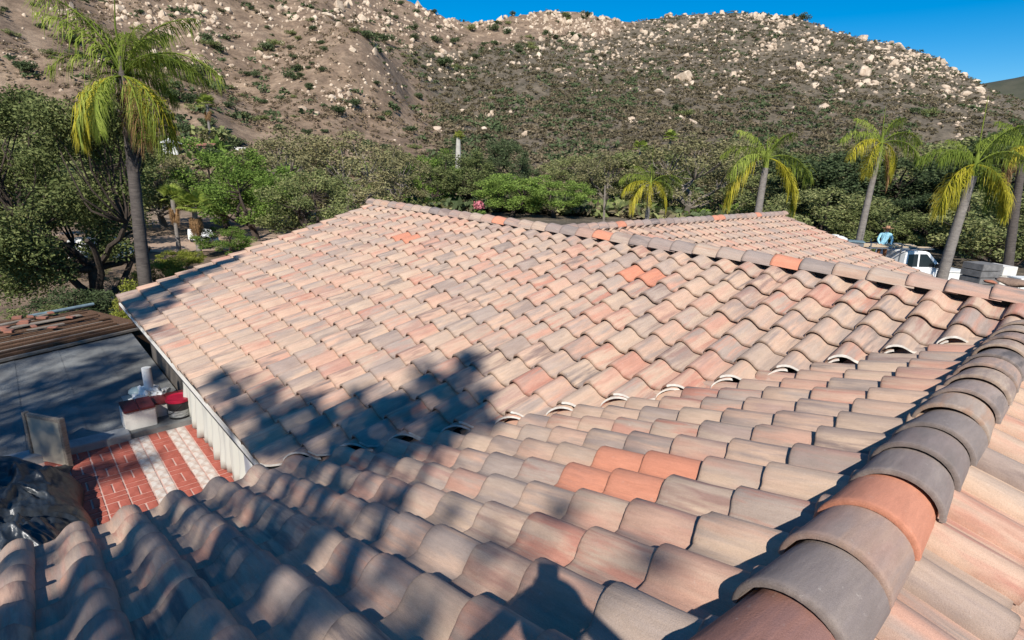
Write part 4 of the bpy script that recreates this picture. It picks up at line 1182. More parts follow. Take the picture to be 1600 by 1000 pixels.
# ---- chaparral, boulders and shrubs on the hills
m, nt, b = mat("granite")
geo = nt.nodes.new("ShaderNodeNewGeometry"); oi = nt.nodes.new("ShaderNodeObjectInfo")
n1 = nd(nt, "ShaderNodeTexNoise", Scale=0.35, Detail=7.0, Roughness=0.7); nt.links.new(geo.outputs["Position"], n1.inputs[0])
r = ramp(nt, [(0.3, (0.26, 0.18, 0.12)), (0.5, (0.50, 0.39, 0.285)), (0.72, (0.66, 0.54, 0.41))])
nt.links.new(math_n(nt, 'ADD', n1.outputs[0], math_n(nt, 'MULTIPLY', math_n(nt, 'SUBTRACT', oi.outputs["Random"], .5), .15)), r.inputs[0])
nt.links.new(r.outputs[0], b.inputs["Base Color"]); b.inputs["Roughness"].default_value = .95
M_GRANITE = m
def boulder_arr(seed, sub):
    bm = bmesh.new(); bmesh.ops.create_icosphere(bm, subdivisions=sub, radius=1.0)
    g = np.random.default_rng(seed); ax = np.array([1.0, g.uniform(.6, 1), g.uniform(.6, 1.15)])
    out = []
    for v in bm.verts:
        n = .35 * mnoise.noise(v.co * 1.1 + Vector((seed * 3.1, 0, 0))) + .18 * mnoise.noise(v.co * 2.7 + Vector((0, seed, 0)))
        # facets: flatten against a few random planes
        c = np.array(v.co) * (1 + n) * ax
        out.append(c)
    out = np.array(out)
    for k in range(12):
        d = g.normal(size=3); d /= np.linalg.norm(d); lim = g.uniform(.45, .78)
        s_ = out @ d; ex = np.maximum(0, s_ - lim); out -= ex[:, None] * d * .9
    fs_ = np.array([[v.index for v in f.verts] for f in bm.faces]); bm.free()
    return out, fs_
BOULD = [np_mesh("boulder", *boulder_arr(k, 3), [M_GRANITE], True) for k in range(6)]
for q in BOULD: q.set_sharp_from_angle(angle=R_(28))
BLOW = [boulder_arr(20 + k, 2) for k in range(6)]
def sky_y(px): return np.interp(px, [0, 600, 640, 700, 740, 800, 860, 930, 985, 1040, 1100, 1150, 1250, 1330, 1400, 1480, 1540, 1600], [-60, -25, 0, 28, 33, 22, 18, 25, 33, 22, 14, 14, 28, 45, 68, 100, 127, 140])
g = np.random.default_rng(99)
blist = []
def scatter(n, xf, yf, sf, tall=1.0, reg=0):
    for _ in range(n):
        px = xf(); py = yf(px)
        if px is None: continue
        q = on_terrain(px, py)
        if q is None: continue
        P, r = q; s = sf() * r / F_PX
        blist.append((P, s, tall, reg, px, py, s / r))
U = g.uniform
def clustered(x0, x1, ncl, sd):
    c = U(x0, x1, ncl); return lambda: float(np.clip(c[g.integers(ncl)] + g.normal() * sd, x0, x1))
# rocky crest band on the left and middle
for k in range(105):
    cx = U(150, 960); depth = abs(g.normal()) * 42 + 3
    cyo = max(4, sky_y(cx)) + depth
    for _ in range(int(U(5, 15))):
        px = cx + g.normal() * 16; py = cyo + g.normal() * 11
        if py < sky_y(px) + 1: py = sky_y(px) + 1.5
        q = on_terrain(px, py)
        if q: blist.append((q[0], float(np.clip(g.lognormal(.78, .5), 1.0, 6.5)) * q[1] / F_PX, 1.25, 0, px, py, 0))
# right hill: thick at the crest, thinner lower down
for k in range(560):
    cx = U(900, 1545); depth = abs(g.normal()) * 62 + 2
    if cx > 1350: depth *= .75
    cyo = sky_y(cx) + depth
    for _ in range(int(U(1, 6))):
        px = cx + g.normal() * 10; py = cyo + g.normal() * 5
        q = on_terrain(px, max(py, sky_y(px) + 1))
        if q: blist.append((q[0], float(np.clip(g.lognormal(.66, .52), .9, 6.0)) * q[1] / F_PX, .85, 1, px, py, 0))
# outcrops: tight heaps of larger blocks
for (cx, cy) in [(470, 30), (520, 25), (560, 35), (610, 35), (655, 32), (690, 45), (420, 95), (300, 40), (335, 30), (180, 25), (255, 30), (700, 82), (718, 97), (870, 50), (882, 36), (935, 50), (1010, 57), (1045, 50), (1075, 45), (1100, 40), (1060, 120), (1078, 130), (1015, 72), (955, 88), (1180, 32), (1230, 46), (1350, 66), (1425, 92), (1452, 112), (1350, 125), (990, 188), (1062, 187), (760, 182), (830, 206), (522, 147), (542, 158), (110, 22), (325, 60), (600, 60), (640, 75), (575, 12), (800, 50), (830, 35), (910, 40), (1130, 60), (1150, 90), (1200, 75), (1270, 75), (1120, 150), (1210, 120), (1290, 110), (1160, 130)]:
    for _ in range(int(U(7, 14))):
        px = cx + g.normal() * 9; py = max(cy + g.normal() * 6, float(sky_y(px)) + 1.5); q = on_terrain(px, py)
        if q: blist.append((q[0], float(np.clip(g.lognormal(1.0, .45), 1.3, 7)) * q[1] / F_PX, 1.25 if cx < 960 else .95, 0 if cx < 960 else 1, px, py, 0))
# skyline rim
for k in range(120):
    px = U(650, 1545); q = on_terrain(px, sky_y(px) + U(1, 9))
    if q: blist.append((q[0], U(1.5, 5.5) * q[1] / F_PX, 1.0, 1 if px > 930 else 0, px, 0, 0))
# spur flank, left slope and the lone large ones
for (cx, cy, sx, sy, n, smin, smax) in [(525, 150, 26, 14, 45, 1.5, 5), (575, 165, 40, 18, 25, 1.5, 4.5), (310, 95, 60, 30, 45, 1.5, 5), (70, 70, 90, 40, 40, 1.5, 5), (430, 110, 60, 20, 30, 1.5, 5),
                                        (740, 170, 60, 18, 20, 2, 6), (610, 110, 50, 18, 35, 1.5, 5), (720, 110, 40, 14, 20, 1.5, 5), (700, 250, 90, 25, 22, 1.5, 5), (900, 245, 60, 14, 16, 1.2, 4), (20, 15, 40, 20, 12, 2, 6)]:
    for _ in range(n):
        px = cx + g.normal() * sx; py = cy + g.normal() * sy; q = on_terrain(px, py)
        if q: blist.append((q[0], U(smin, smax) * q[1] / F_PX * .72, 1.0, 2, px, py, 0))
for (px, py, s) in [(722, 177, 8), (755, 205, 9), (768, 180, 6), (683, 204, 8), (473, 172, 7), (495, 180, 6), (824, 210, 7), (1070, 125, 14), (1030, 145, 9), (545, 150, 6), (1348, 62, 8), (1395, 103, 9), (1370, 80, 6), (1348, 118, 9), (1350, 130, 7), (1530, 142, 8), (1250, 108, 8), (1288, 170, 8), (685, 90, 8), (565, 32, 9), (530, 14, 10), (512, 25, 8), (800, 100, 6), (985, 190, 8), (1065, 187, 9), (1080, 193, 7)]:
    q = on_terrain(px, py)
    if q: blist.append((q[0], s * q[1] / F_PX, 1.0, 3, px, py, 0))
blist.sort(key=lambda t: -t[1] / np.linalg.norm(t[0] - CAM))
def place_words(px, py):
    xs = [(100, "left of the tall palm"), (290, "above the tall palm's fronds"), (420, "above the small fan palms"), (500, "left of the bare spur"), (600, "on the bare spur"),
          (680, "right of the bare spur"), (770, "below the notch in the skyline"), (860, "left of the middle knoll"), (960, "under the middle knoll"), (1060, "below the red sign"),
          (1150, "under the highest crest"), (1250, "above the rear wing ridge"), (1340, "above the worker"), (1440, "above the second palm from the right"), (1700, "on the right shoulder of the hill")]
    xw = next(w for lim, w in xs if px < lim)
    d = py - max(0, float(sky_y(px)))
    return ("at the very top, " if d < 14 else "high up, " if d < 50 else "half way up, " if d < 115 else "low down, ") + xw
BLAB = {0: "pale granite boulder in the rocky crest of the left and middle hill", 1: "pale granite boulder scattered on the dark chaparral of the right hill",
        2: "small pale rock on the brown lower slopes", 3: "large pale granite boulder standing out on the hillside"}
SVv, SFf, off = [], [], 0
for i, (P, s, tall, reg, *_r) in enumerate(blist):
    rx_, ry_, rz_ = random.gauss(0, .4), random.gauss(0, .4), random.uniform(0, 6.28)
    sc_ = (s * random.uniform(.8, 1.2), s * random.uniform(.8, 1.2), s * tall * random.uniform(.7, 1.15))
    if i < 290:
        o = link("boulder", BOULD[i % 6]); o.location = (P[0], P[1], P[2] + .02 * s); o.rotation_euler = (rx_, ry_, rz_); o.scale = sc_
        sz_ = s / np.linalg.norm(P - CAM) * F_PX
        tag(o, ("large" if sz_ > 6 else "middling" if sz_ > 4.2 else "small") + " pale granite " + ("block" if tall * sc_[2] > 1.15 * sc_[0] else "boulder") + " " + place_words(*proj(P)[:2]), "boulder", "hillside boulders")
    else:
        v, f = BLOW[i % 6]
        Mx = np.array(Matrix.Rotation(rz_, 3, 'Z') @ Matrix.Rotation(rx_, 3, 'X'))
        v = (v * np.array(sc_)) @ Mx.T + np.array([P[0], P[1], P[2] + .05 * s])
        SVv.append(v); SFf.append(f + off); off += len(v)
tag(link("hillside_rocks", np_mesh("hillside_rocks", np.concatenate(SVv), np.concatenate(SFf), [M_GRANITE], True)), "countless smaller pale rocks strewn over both hills", "rocks", kind="stuff")

# brush
def bush_arr(seed, n, leaf):
    g_ = np.random.default_rng(seed)
    pts_ = np.concatenate([clump_points((g_.normal() * .45, g_.normal() * .45, .35 + g_.uniform(0, .3)), .5, n // 5, g_, .7) for _ in range(5)])
    pts_[:, 2] = np.maximum(pts_[:, 2], .02)
    return leaf_quads(pts_, leaf, g_)
SHM = {}
for k in range(4):
    v, f = bush_arr(60 + k, 700, .085); SHM[k] = np_mesh("hill_shrub_leaves", v, f, [L_DARK if k < 3 else L_OAK])
SHST = MB()
for k in range(5): SHST.tube([(0, 0, -.1), (.3 * math.cos(k * 1.3), .3 * math.sin(k * 1.3), .5)], [.03, .015], 4)
SHST = SHST.mesh("shrub_stems", [M_BARK])
SHRUBS = [(50, 108, 24), (32, 105, 14), (110, 66, 22), (85, 84, 14), (118, 86, 14), (40, 150, 20), (415, 75, 22), (428, 70, 16), (455, 75, 10), (500, 68, 12), (505, 78, 12), (470, 60, 10), (430, 88, 8), (575, 55, 32), (600, 62, 22), (560, 50, 16),
          (525, 172, 26), (550, 164, 22), (590, 132, 12), (630, 86, 12), (645, 97, 12), (663, 105, 12), (695, 100, 26), (715, 106, 16), (650, 60, 16), (680, 62, 18), (710, 66, 14), (740, 45, 16), (770, 45, 18), (775, 68, 12), (745, 90, 14), (490, 32, 10), (605, 18, 10), (625, 5, 10), (490, 47, 12),
          (385, 185, 26), (360, 165, 18), (410, 160, 14), (440, 155, 14), (455, 152, 10), (450, 120, 18), (465, 108, 14), (460, 122, 14), (330, 70, 16), (345, 80, 14), (355, 60, 12), (270, 100, 22), (290, 105, 24), (310, 110, 20), (295, 125, 18), (320, 60, 18), (240, 92, 22), (255, 120, 14), (275, 150, 30), (300, 158, 26), (320, 170, 22), (330, 195, 24),
          (640, 203, 20), (595, 185, 14), (610, 180, 14), (620, 170, 10), (575, 225, 22), (600, 230, 16), (650, 230, 16), (480, 208, 14), (440, 200, 16), (510, 207, 12), (345, 215, 26), (375, 225, 22), (300, 205, 30), (275, 200, 20), (830, 75, 12), (865, 58, 12), (895, 55, 14), (905, 60, 10), (1075, 178, 20), (1060, 170, 16), (1200, 165, 10), (1425, 175, 14), (1462, 178, 20), (1258, 22, 16), (1240, 24, 10), (920, 20, 12), (880, 22, 10)]
SHRUBS += [(300, 238, 26), (338, 240, 26), (285, 226, 22), (320, 226, 20), (355, 232, 24), (330, 232, 18), (250, 226, 24)]
gs = np.random.default_rng(5)
for k in range(90):
    SHRUBS.append((float(gs.uniform(0, 960)), float(gs.uniform(8, 190)), float(gs.uniform(6, 15))))
slab_l = ["dark green shrub on the brown slope left of the spur", "dark green shrub on the spur and rocky middle slope", "dark green shrub on the right hill"]
for i, (px, py, s) in enumerate(SHRUBS):
    q = on_terrain(px, max(py + s * .25, sky_y(px) + 3))
    if not q: continue
    P, r = q; w_ = s * r / F_PX * .62
    e = empty("shrub", tuple(P), random.uniform(0, 6.28), (w_, w_, w_ * random.uniform(.8, 1.05)), ("broad" if s > 19 else "round" if s > 11 else "little") + " dark shrub " + place_words(px, py), "shrub", "shrubs dotted over the hills")
    link("foliage", SHM[i % 4], e); link("stems", SHST, e)
bv = [bush_arr(90 + k, 26, .30) for k in range(8)]
def brush(name, n, test, mats, smin, smax, label, seed, patch=0.0):
    g_ = np.random.default_rng(seed); N = n * 5
    az_ = g_.uniform(-92, 6, N); r_ = np.exp(g_.uniform(math.log(62), math.log(440), N))
    x = CAM[0] + r_ * np.cos(np.radians(az_)); y = CAM[1] + r_ * np.sin(np.radians(az_))
    p = test(az_, r_)
    if patch: p = p * np.clip((fbm(x / 16 + seed, y / 16, 3) + .1) * patch, 0, 1)
    k = np.nonzero(g_.random(N) < p)[0][:n]
    x, y = x[k], y[k]; zz = terrain_z(x, y); s_ = g_.uniform(smin, smax, len(k)); a_ = g_.uniform(0, 6.28, len(k)); w_ = g_.integers(8, size=len(k))
    VV, FF, o_ = [], [], 0
    for q in range(8):
        i_ = np.nonzero(w_ == q)[0]; v, f = bv[q]
        ca, sa = np.cos(a_[i_])[:, None], np.sin(a_[i_])[:, None]; vs2 = v[None] * s_[i_][:, None, None]
        V = np.stack([vs2[..., 0] * ca - vs2[..., 1] * sa + x[i_][:, None], vs2[..., 0] * sa + vs2[..., 1] * ca + y[i_][:, None], vs2[..., 2] + zz[i_][:, None]], -1)
        VV.append(V.reshape(-1, 3)); FF.append((f[None] + (np.arange(len(i_)) * len(v))[:, None, None] + o_).reshape(-1, 4)); o_ += len(i_) * len(v)
    tag(link(name, np_mesh(name, np.concatenate(VV), np.concatenate(FF), mats)), label, "brush", kind="stuff")
brush("chaparral", 15000, lambda a, r: cover_mask(a, r) * (.25 + .75 * np.minimum(1, r / 250)), [L_CHAP], .6, 1.5, "dense dark chaparral covering the right hill", 1)
brush("chaparral_green", 3600, lambda a, r: cover_mask(a, r) * .8, [L_DARK], .6, 1.9, "darker green scrub in patches on the right hill", 2, 4.0)
brush("dry_brush", 7000, lambda a, r: (1 - cover_mask(a, r)) * (.3 + .7 * np.minimum(1, r / 200)), [L_DRY], .3, .9, "low dry brush on the brown left slopes", 3, 3.0)
brush("slope_scrub", 1300, lambda a, r: (1 - cover_mask(a, r)) * np.clip((r - 110) / 150, 0, 1), [L_CHAP], .5, 1.4, "grey-green scrub patches on the brown left slopes", 7, 3.0)
brush("slope_shrubs", 900, lambda a, r: (1 - cover_mask(a, r)) * np.clip((r - 90) / 100, 0, 1), [L_DARK], .6, 1.9, "small dark shrubs merging in the folds of the left slopes", 8, 3.5)
brush("valley_green", 420, lambda a, r: (r < 100) * 1.0, [L_GREEN], .8, 2.0, "bright green undergrowth among the valley trees", 5)
brush("valley_dark", 700, lambda a, r: (r < 110) * 1.0, [L_OAK], .8, 2.2, "dark undergrowth among the valley trees", 6)
brush("valley_scrub", 1500, lambda a, r: (r < 105) * 1.0, [L_OLIVE], .6, 1.5, "low scrub along the foot of the hills", 4)

# ------------------------------------------------------------------ shade trees standing behind the photographer (their shadows fall on the roof)
def on_roof(px, py, plane):
    if plane == 'A': return hit_plane(px, py, (0, math.sin(PA), math.cos(PA)), .03)
    if plane == 'B': return hit_plane(px, py, (TB, 0, 1), ZE + TB * XE + .03)
    return hit_plane(px, py, (0, 0, 1), DZ + .07)
def shade_tree(base, targets, seed, label, dens=150, leaf=.075, trunk=.28):
    g = np.random.default_rng(seed)
    e = empty("shade_tree", (base[0], base[1], tz(*base) - .1), label=label, cat="tree", group="shade trees behind the roof")
    loc = np.array(e.location); cs = []
    for (px, py, pl, rpx, s, dn) in targets:
        P = on_roof(px, py, pl); r = rpx * np.linalg.norm(P - CAM) / F_PX
        cs.append((P + SUN * (s + g.normal() * .8) - loc, r, dn))
    pts = np.concatenate([clump_points(c, r, max(10, int(dens * dn * (r / .5) ** 2)), g, .9) for c, r, dn in cs])
    v, f = leaf_quads(pts, leaf, g, aspect=.55)
    link("crown", np_mesh("shade_crown", v, f, [L_OLIVE]), e)
    mb = MB(); cen = np.mean([c for c, _, _ in cs], 0)
    top = np.array([cen[0] * .5, cen[1] * .5, cen[2] * .55])
    mb.tube([(0, 0, 0), tuple(top * .5 + np.array([.2, .1, 0])), tuple(top)], [trunk * 1.2, trunk, trunk * .7], 10)
    js = [top]
    for k in range(5):
        c = cs[int(g.integers(len(cs)))][0]; mid = top + (c - top) * .6 ; limb(mb, top, mid, trunk * .5, trunk * .25, g); js.append(mid)
    for c, r, _ in cs:
        j = min(js, key=lambda q: np.linalg.norm(q - c)); limb(mb, j, c, .06, .012, g, .06, 5, 4)
        for q in range(3): limb(mb, c, c + g.normal(size=3) * r * .7, .015, .005, g, .1, 4, 2)
    mb.obj("trunk", M_BARK, e, smooth=True)
shade_tree((-18.5, 17.0), [
    (70, 960, 'B', 75, 15, 1.29), (170, 930, 'B', 66, 15, 1.15), (30, 890, 'B', 53, 15, 1.15), (270, 985, 'B', 62, 14.5, 1.29), (230, 850, 'B', 48, 15, 1.02), (330, 900, 'B', 53, 15, 1.15), (420, 985, 'B', 70, 14.5, 1.29), (330, 800, 'B', 40, 15.5, 1.02),
    (430, 870, 'B', 48, 15, 1.15), (430, 790, 'B', 40, 15.5, 1.15), (510, 830, 'B', 44, 15, 1.15), (540, 920, 'B', 53, 15, 1.15), (540, 755, 'B', 31, 16, 1.15), (600, 790, 'B', 35, 15.5, 1.02), (620, 985, 'B', 62, 14.5, 1.15), (640, 870, 'B', 40, 15, 0.86), (700, 810, 'B', 31, 15.5, 0.65), (770, 860, 'B', 35, 15, 0.58), (690, 940, 'B', 40, 15, 0.71), (880, 800, 'B', 22, 15, 0.36), (770, 960, 'B', 35, 14.5, 0.71), (1010, 870, 'B', 26, 15, 0.29), (500, 730, 'A', 40, 16, 2.72), (440, 690, 'A', 35, 16, 2.38),
    (560, 690, 'A', 45, 16, 3.06), (620, 640, 'A', 40, 16, 3.06), (680, 610, 'A', 40, 16.5, 3.40), (735, 570, 'A', 30, 17, 3.40), (700, 670, 'A', 45, 16, 3.40), (630, 700, 'A', 45, 16, 3.40), (755, 620, 'A', 28, 16.5, 2.72), (765, 665, 'A', 26, 16.5, 1.70), (560, 620, 'A', 28, 16.5, 2.04), (480, 630, 'A', 32, 16.5, 2.04), (420, 620, 'A', 30, 16.5, 2.04), (380, 640, 'A', 30, 16.5, 2.38), (350, 590, 'A', 20, 17, 1.36), (590, 660, 'A', 45, 16.3, 1.7), (650, 660, 'A', 45, 16.3, 1.7), (600, 720, 'A', 40, 16.3, 1.7), (540, 700, 'A', 42, 16.3, 1.7), (470, 690, 'A', 40, 16.3, 1.7), (500, 650, 'A', 38, 16.3, 1.7), (700, 640, 'A', 42, 16.3, 1.7), (720, 600, 'A', 35, 16.3, 1.7), (665, 585, 'A', 30, 16.3, 1.7), (400, 690, 'A', 36, 16.3, 1.7), (370, 610, 'A', 30, 16.3, 1.7), (440, 650, 'A', 36, 16.3, 1.7), (740, 640, 'A', 30, 16.3, 1.7), (690, 690, 'A', 36, 16.3, 1.7), (340, 600, 'A', 26, 16.3, 1.7), (410, 650, 'A', 30, 16.3, 1.7), (580, 640, 'A', 35, 16.3, 1.7), (520, 660, 'A', 35, 16, 2.04)],
    301, "tall loose-crowned tree behind the photographer, shading the lower left roof", 170, .07)
shade_tree((-13.0, 20.5), [
    (215, 470, 'A', 22, 20, 6.12), (240, 460, 'A', 22, 20, 6.12), (270, 445, 'A', 22, 20, 6.12), (300, 432, 'A', 20, 20, 5.44), (335, 420, 'A', 18, 20, 4.76), (230, 495, 'A', 16, 20, 5.44), (260, 480, 'A', 18, 20, 4.08), (370, 408, 'A', 14, 20, 3.40), (245, 520, 'A', 12, 20, 3.40),
    (205, 478, 'A', 18, 20, 4.0), (222, 470, 'A', 20, 20, 4.0), (250, 455, 'A', 20, 20, 4.0), (285, 440, 'A', 18, 20, 4.0), (320, 428, 'A', 16, 20, 4.0), (350, 415, 'A', 14, 20, 4.0), (235, 485, 'A', 16, 20, 4.0), (275, 462, 'A', 14, 20, 4.0), (210, 490, 'A', 12, 20, 4.0), (60, 600, 'D', 45, 20, 0.95), (130, 590, 'D', 45, 20, 1.14), (190, 560, 'D', 40, 20, 1.52), (40, 650, 'D', 50, 19, 1.33), (110, 650, 'D', 50, 19, 1.71), (170, 630, 'D', 40, 19, 1.71), (230, 590, 'D', 35, 20, 1.71), (60, 700, 'D', 45, 18, 1.71), (140, 690, 'D', 40, 18, 1.71), (220, 650, 'D', 30, 19, 1.14), (270, 620, 'D', 25, 19, 1.33), (100, 540, 'D', 35, 21, 0.95), (170, 530, 'D', 35, 21, 0.95), (40, 560, 'D', 35, 21, 0.95), (225, 640, 'D', 30, 19, 1.8), (260, 655, 'D', 24, 19, 1.6), (150, 730, 'D', 35, 18, 1.52), (210, 720, 'D', 28, 18, 1.14), (70, 770, 'D', 45, 17, 1.52), (190, 690, 'D', 25, 18, 1.14), (20, 800, 'D', 45, 17, 1.52)],
    302, "tall tree left of and behind the photographer, shading the flat roof", 130, .075)

# ------------------------------------------------------------------ people
def person_mesh(joints, edges, radii, mats, regions, root):
    me = bpy.data.meshes.new("body_cage"); names = list(joints)
    me.from_pydata([joints[n] for n in names], [(names.index(a), names.index(b)) for a, b in edges], [])
    o = bpy.data.objects.new("body_cage", me); COL.objects.link(o)
    sk = o.modifiers.new("skin", 'SKIN'); sk.use_smooth_shade = True; sk.branch_smoothing = .6
    lay = me.skin_vertices[0].data if me.skin_vertices else None
    if lay is None:
        bpy.context.view_layer.objects.active = o; lay = me.skin_vertices[0].data
    for i, n in enumerate(names):
        r = radii[n]; lay[i].radius = r if hasattr(r, '__len__') else (r, r); lay[i].use_root = (n == root)
    sb = o.modifiers.new("sub", 'SUBSURF'); sb.levels = 2; sb.render_levels = 2
    dg = bpy.context.evaluated_depsgraph_get(); ev = o.evaluated_get(dg)
    res = bpy.data.meshes.new_from_object(ev); bpy.data.objects.remove(o)
    res.materials.clear()
    for m_ in mats: res.materials.append(m_)
    J = {n: np.array(joints[n]) for n in names}
    nP = len(res.polygons); cc = np.empty(nP * 3); res.polygons.foreach_get("center", cc); cc = cc.reshape(-1, 3)
    best = np.full(nP, 1e9); mi_ = np.zeros(nP, np.int32)
    for (a, b, mi) in regions:
        a, b = J[a], J[b]
        t = np.clip((cc - a) @ (b - a) / ((b - a) @ (b - a) + 1e-9), 0, 1); dd = np.linalg.norm(cc - a - t[:, None] * (b - a), axis=1)
        k = dd < best; best[k] = dd[k]; mi_[k] = mi
    res.polygons.foreach_set("material_index", mi_); res.polygons.foreach_set("use_smooth", np.full(nP, True))
    return res
M_SKIN = simple("skin", (0.42, 0.24, 0.16), (0.36, 0.20, 0.13), 12.0, 0.6, 0.03)
M_BLUE = simple("light_blue_shirt", (0.36, 0.64, 0.74), (0.28, 0.55, 0.66), 9.0, 0.9, 0.2)
M_DENIM = simple("dark_trousers", (0.06, 0.06, 0.07), (0.04, 0.04, 0.05), 9.0, 0.9, 0.2)
M_SHOE = simple("work_shoes", (0.10, 0.06, 0.04), (0.05, 0.03, 0.02), 9.0, 0.7)
M_STRAW = simple("straw_hat", (0.66, 0.36, 0.2), (0.52, 0.27, 0.14), 14.0, 0.9, 0.3)
M_DARKSHIRT = simple("grey_shirt", (0.10, 0.11, 0.13), (0.07, 0.08, 0.09), 9.0, 0.9, 0.2)
M_HAIR = simple("dark_hair", (0.02, 0.015, 0.012), (0.03, 0.02, 0.015), 20.0, 0.7, 0.4)
def hand(parent_v, wrist, direction, palm_n, curl, name_prefix=None):
    """joints for palm and five bent fingers appended to a skeleton dict"""
    d = Vector(direction).normalized(); n = Vector(palm_n).normalized(); s = d.cross(n).normalized()
    J, E_, Rr = {}, [], {}
    w = Vector(wrist); k = parent_v
    J[k + 'palm'] = tuple(w + d * .06); Rr[k + 'palm'] = (.038, .018); E_.append((k + 'wrist', k + 'palm'))
    for i, (off, ln) in enumerate(((-.03, .062), (-.01, .075), (.012, .07), (.032, .055))):
        b = w + d * .09 + s * off; J[f'{k}f{i}a'] = tuple(b); Rr[f'{k}f{i}a'] = .0095
        m1 = b + (d * math.cos(curl * .6) + n * math.sin(curl * .6)) * ln * .55; J[f'{k}f{i}b'] = tuple(m1); Rr[f'{k}f{i}b'] = .009
        t1 = m1 + (d * math.cos(curl * 1.5) + n * math.sin(curl * 1.5)) * ln * .5; J[f'{k}f{i}c'] = tuple(t1); Rr[f'{k}f{i}c'] = .008
        E_ += [(k + 'palm', f'{k}f{i}a'), (f'{k}f{i}a', f'{k}f{i}b'), (f'{k}f{i}b', f'{k}f{i}c')]
    b = w + d * .035 - s * .04 + n * .012; t1 = b + (d * .6 - s * .5 + n * .4).normalized() * .05
    J[k + 'ta'] = tuple(b); J[k + 'tb'] = tuple(t1); Rr[k + 'ta'] = .011; Rr[k + 'tb'] = .009
    E_ += [(k + 'palm', k + 'ta'), (k + 'ta', k + 'tb')]
    return J, E_, Rr
def build_person(e, pose, mats, s=1.0):
    """pose: dict of joint positions (local, x = forward, y = left, z = up)"""
    J = dict(pose)
    Rr = dict(pelvis=(.15, .12), waist=(.135, .105), chest=(.17, .12), neck=(.058, .058), headb=(.075, .085), head=(.082, .098), headt=(.06, .07))
    E_ = [('pelvis', 'waist'), ('waist', 'chest'), ('chest', 'neck'), ('neck', 'headb'), ('headb', 'head'), ('head', 'headt')]
    reg = [('pelvis', 'waist', 1), ('waist', 'chest', 1), ('chest', 'neck', 1), ('headb', 'headt', 0)]
    for k in ('l', 'r'):
        for a, b, r in (('chest', 'sho', .068), ('sho', 'elb', .048), ('elb', 'wrist', .03), ('pelvis', 'hip', .10), ('hip', 'kne', .066), ('kne', 'ank', .043), ('ank', 'toe', .04)):
            A = a if a in ('chest', 'pelvis') else k + a
            E_.append((A, k + b)); Rr[k + b] = r
        reg += [('chest', k + 'sho', 1), (k + 'sho', k + 'elb', 1), (k + 'elb', k + 'wrist', 1), (k + 'hip', k + 'kne', 2), (k + 'kne', k + 'ank', 2), (k + 'ank', k + 'toe', 3), ('pelvis', k + 'hip', 2)]
        d = Vector(J[k + 'wrist']) - Vector(J[k + 'elb'])
        pn = Vector((0, -1 if k == 'l' else 1, -.2))
        hj, he, hr = hand(k, J[k + 'wrist'], d, pn, 1.0); J.update(hj); E_ += he; Rr.update(hr)
        reg += [(a, b, 0) for a, b in he]
    me = person_mesh(J, E_, Rr, mats, reg, 'pelvis')
    o = link("body", me, e); o.scale = (s, s, s)
    h = Vector(J['head'])
    for sy in (-1, 1):
        eye = MB().lathe([(0, .011), (.008, .008), (.011, 0), (.008, -.008), (0, -.011)], 10, tuple((h + Vector((.088, sy * .033, .01))) * s)).obj("eye", M_WHITEP, e, smooth=True)
        ear = MB().lathe([(0, .03), (.014, .02), (.018, 0), (.012, -.022), (0, -.03)], 10, tuple((h + Vector((-.005, sy * .085, .0))) * s)).obj("ear", M_SKIN, e, smooth=True)
    MB().add([tuple((h + Vector(q)) * s) for q in ((.085, 0, .02), (.118, 0, -.022), (.088, .018, -.028), (.088, -.018, -.028))], [(0, 1, 2), (0, 3, 1), (1, 3, 2), (0, 2, 3)]).obj("nose", M_SKIN, e)
    MB().box(tuple((h + Vector((.078, -.022, -.058))) * s), tuple((h + Vector((.091, .022, -.048))) * s)).obj("mouth", M_REDCAP, e)
    return o
def fwd_angle(): return math.atan2(_F[1], _F[0])

# photographer: stands on the back slope just behind the lens, phone raised
hf = Vector((_F[0], _F[1], 0)).normalized()
pc = Vector(CAM.tolist()) - hf * .40
zf = zC(pc.x, pc.y) + .26 * W
ph = empty("person", (pc.x, pc.y, zf), fwd_angle(), label="photographer in dark shirt raising a phone, standing just behind the wing ridge", cat="person")
zc = CAM[2] - zf
pose = dict(pelvis=(-.10, 0, zc - .58), waist=(-.07, 0, zc - .42), chest=(-.05, 0, zc - .22), neck=(.06, 0, zc - .06), headb=(.11, 0, zc + .0), head=(.14, 0, zc + .05), headt=(.13, 0, zc + .11),
            lsho=(-.02, .20, zc - .10), rsho=(-.02, -.20, zc - .10), lelb=(.17, .29, zc - .20), relb=(.17, -.29, zc - .20), lwrist=(.29, .10, zc - .07), rwrist=(.29, -.10, zc - .07),
            lhip=(-.10, .10, zc - .66), rhip=(-.10, -.10, zc - .66), lkne=(.10, .17, (zc - .66) * .52), rkne=(.06, -.17, (zc - .66) * .52), lank=(-.06, .17, .08), rank=(-.08, -.17, .08), ltoe=(.12, .2, .04), rtoe=(.1, -.2, .04))
build_person(ph, pose, [M_SKIN, M_DARKSHIRT, M_DENIM, M_SHOE])
bm = bmesh.new(); bmesh.ops.create_uvsphere(bm, u_segments=16, v_segments=10, radius=.108)
for v in bm.verts: v.co.x *= .98; v.co.z *= 1.0
me = bpy.data.meshes.new("hair"); bm.to_mesh(me); bm.free(); me.materials.append(M_HAIR)
hr = link("hair", me, ph); hr.location = (.095, 0, zc + .075)
phone = MB().box((-.008, -.038, -.075), (0, .038, .075)).obj("phone", M_BLACKPL, None, bevel=.003)
phone.location = tuple(CAM - _F * .03 - CU * .03); phone.rotation_euler = (0, 0, fwd_angle())
tag(phone, "dark phone held up by the photographer at the lens position", "phone")

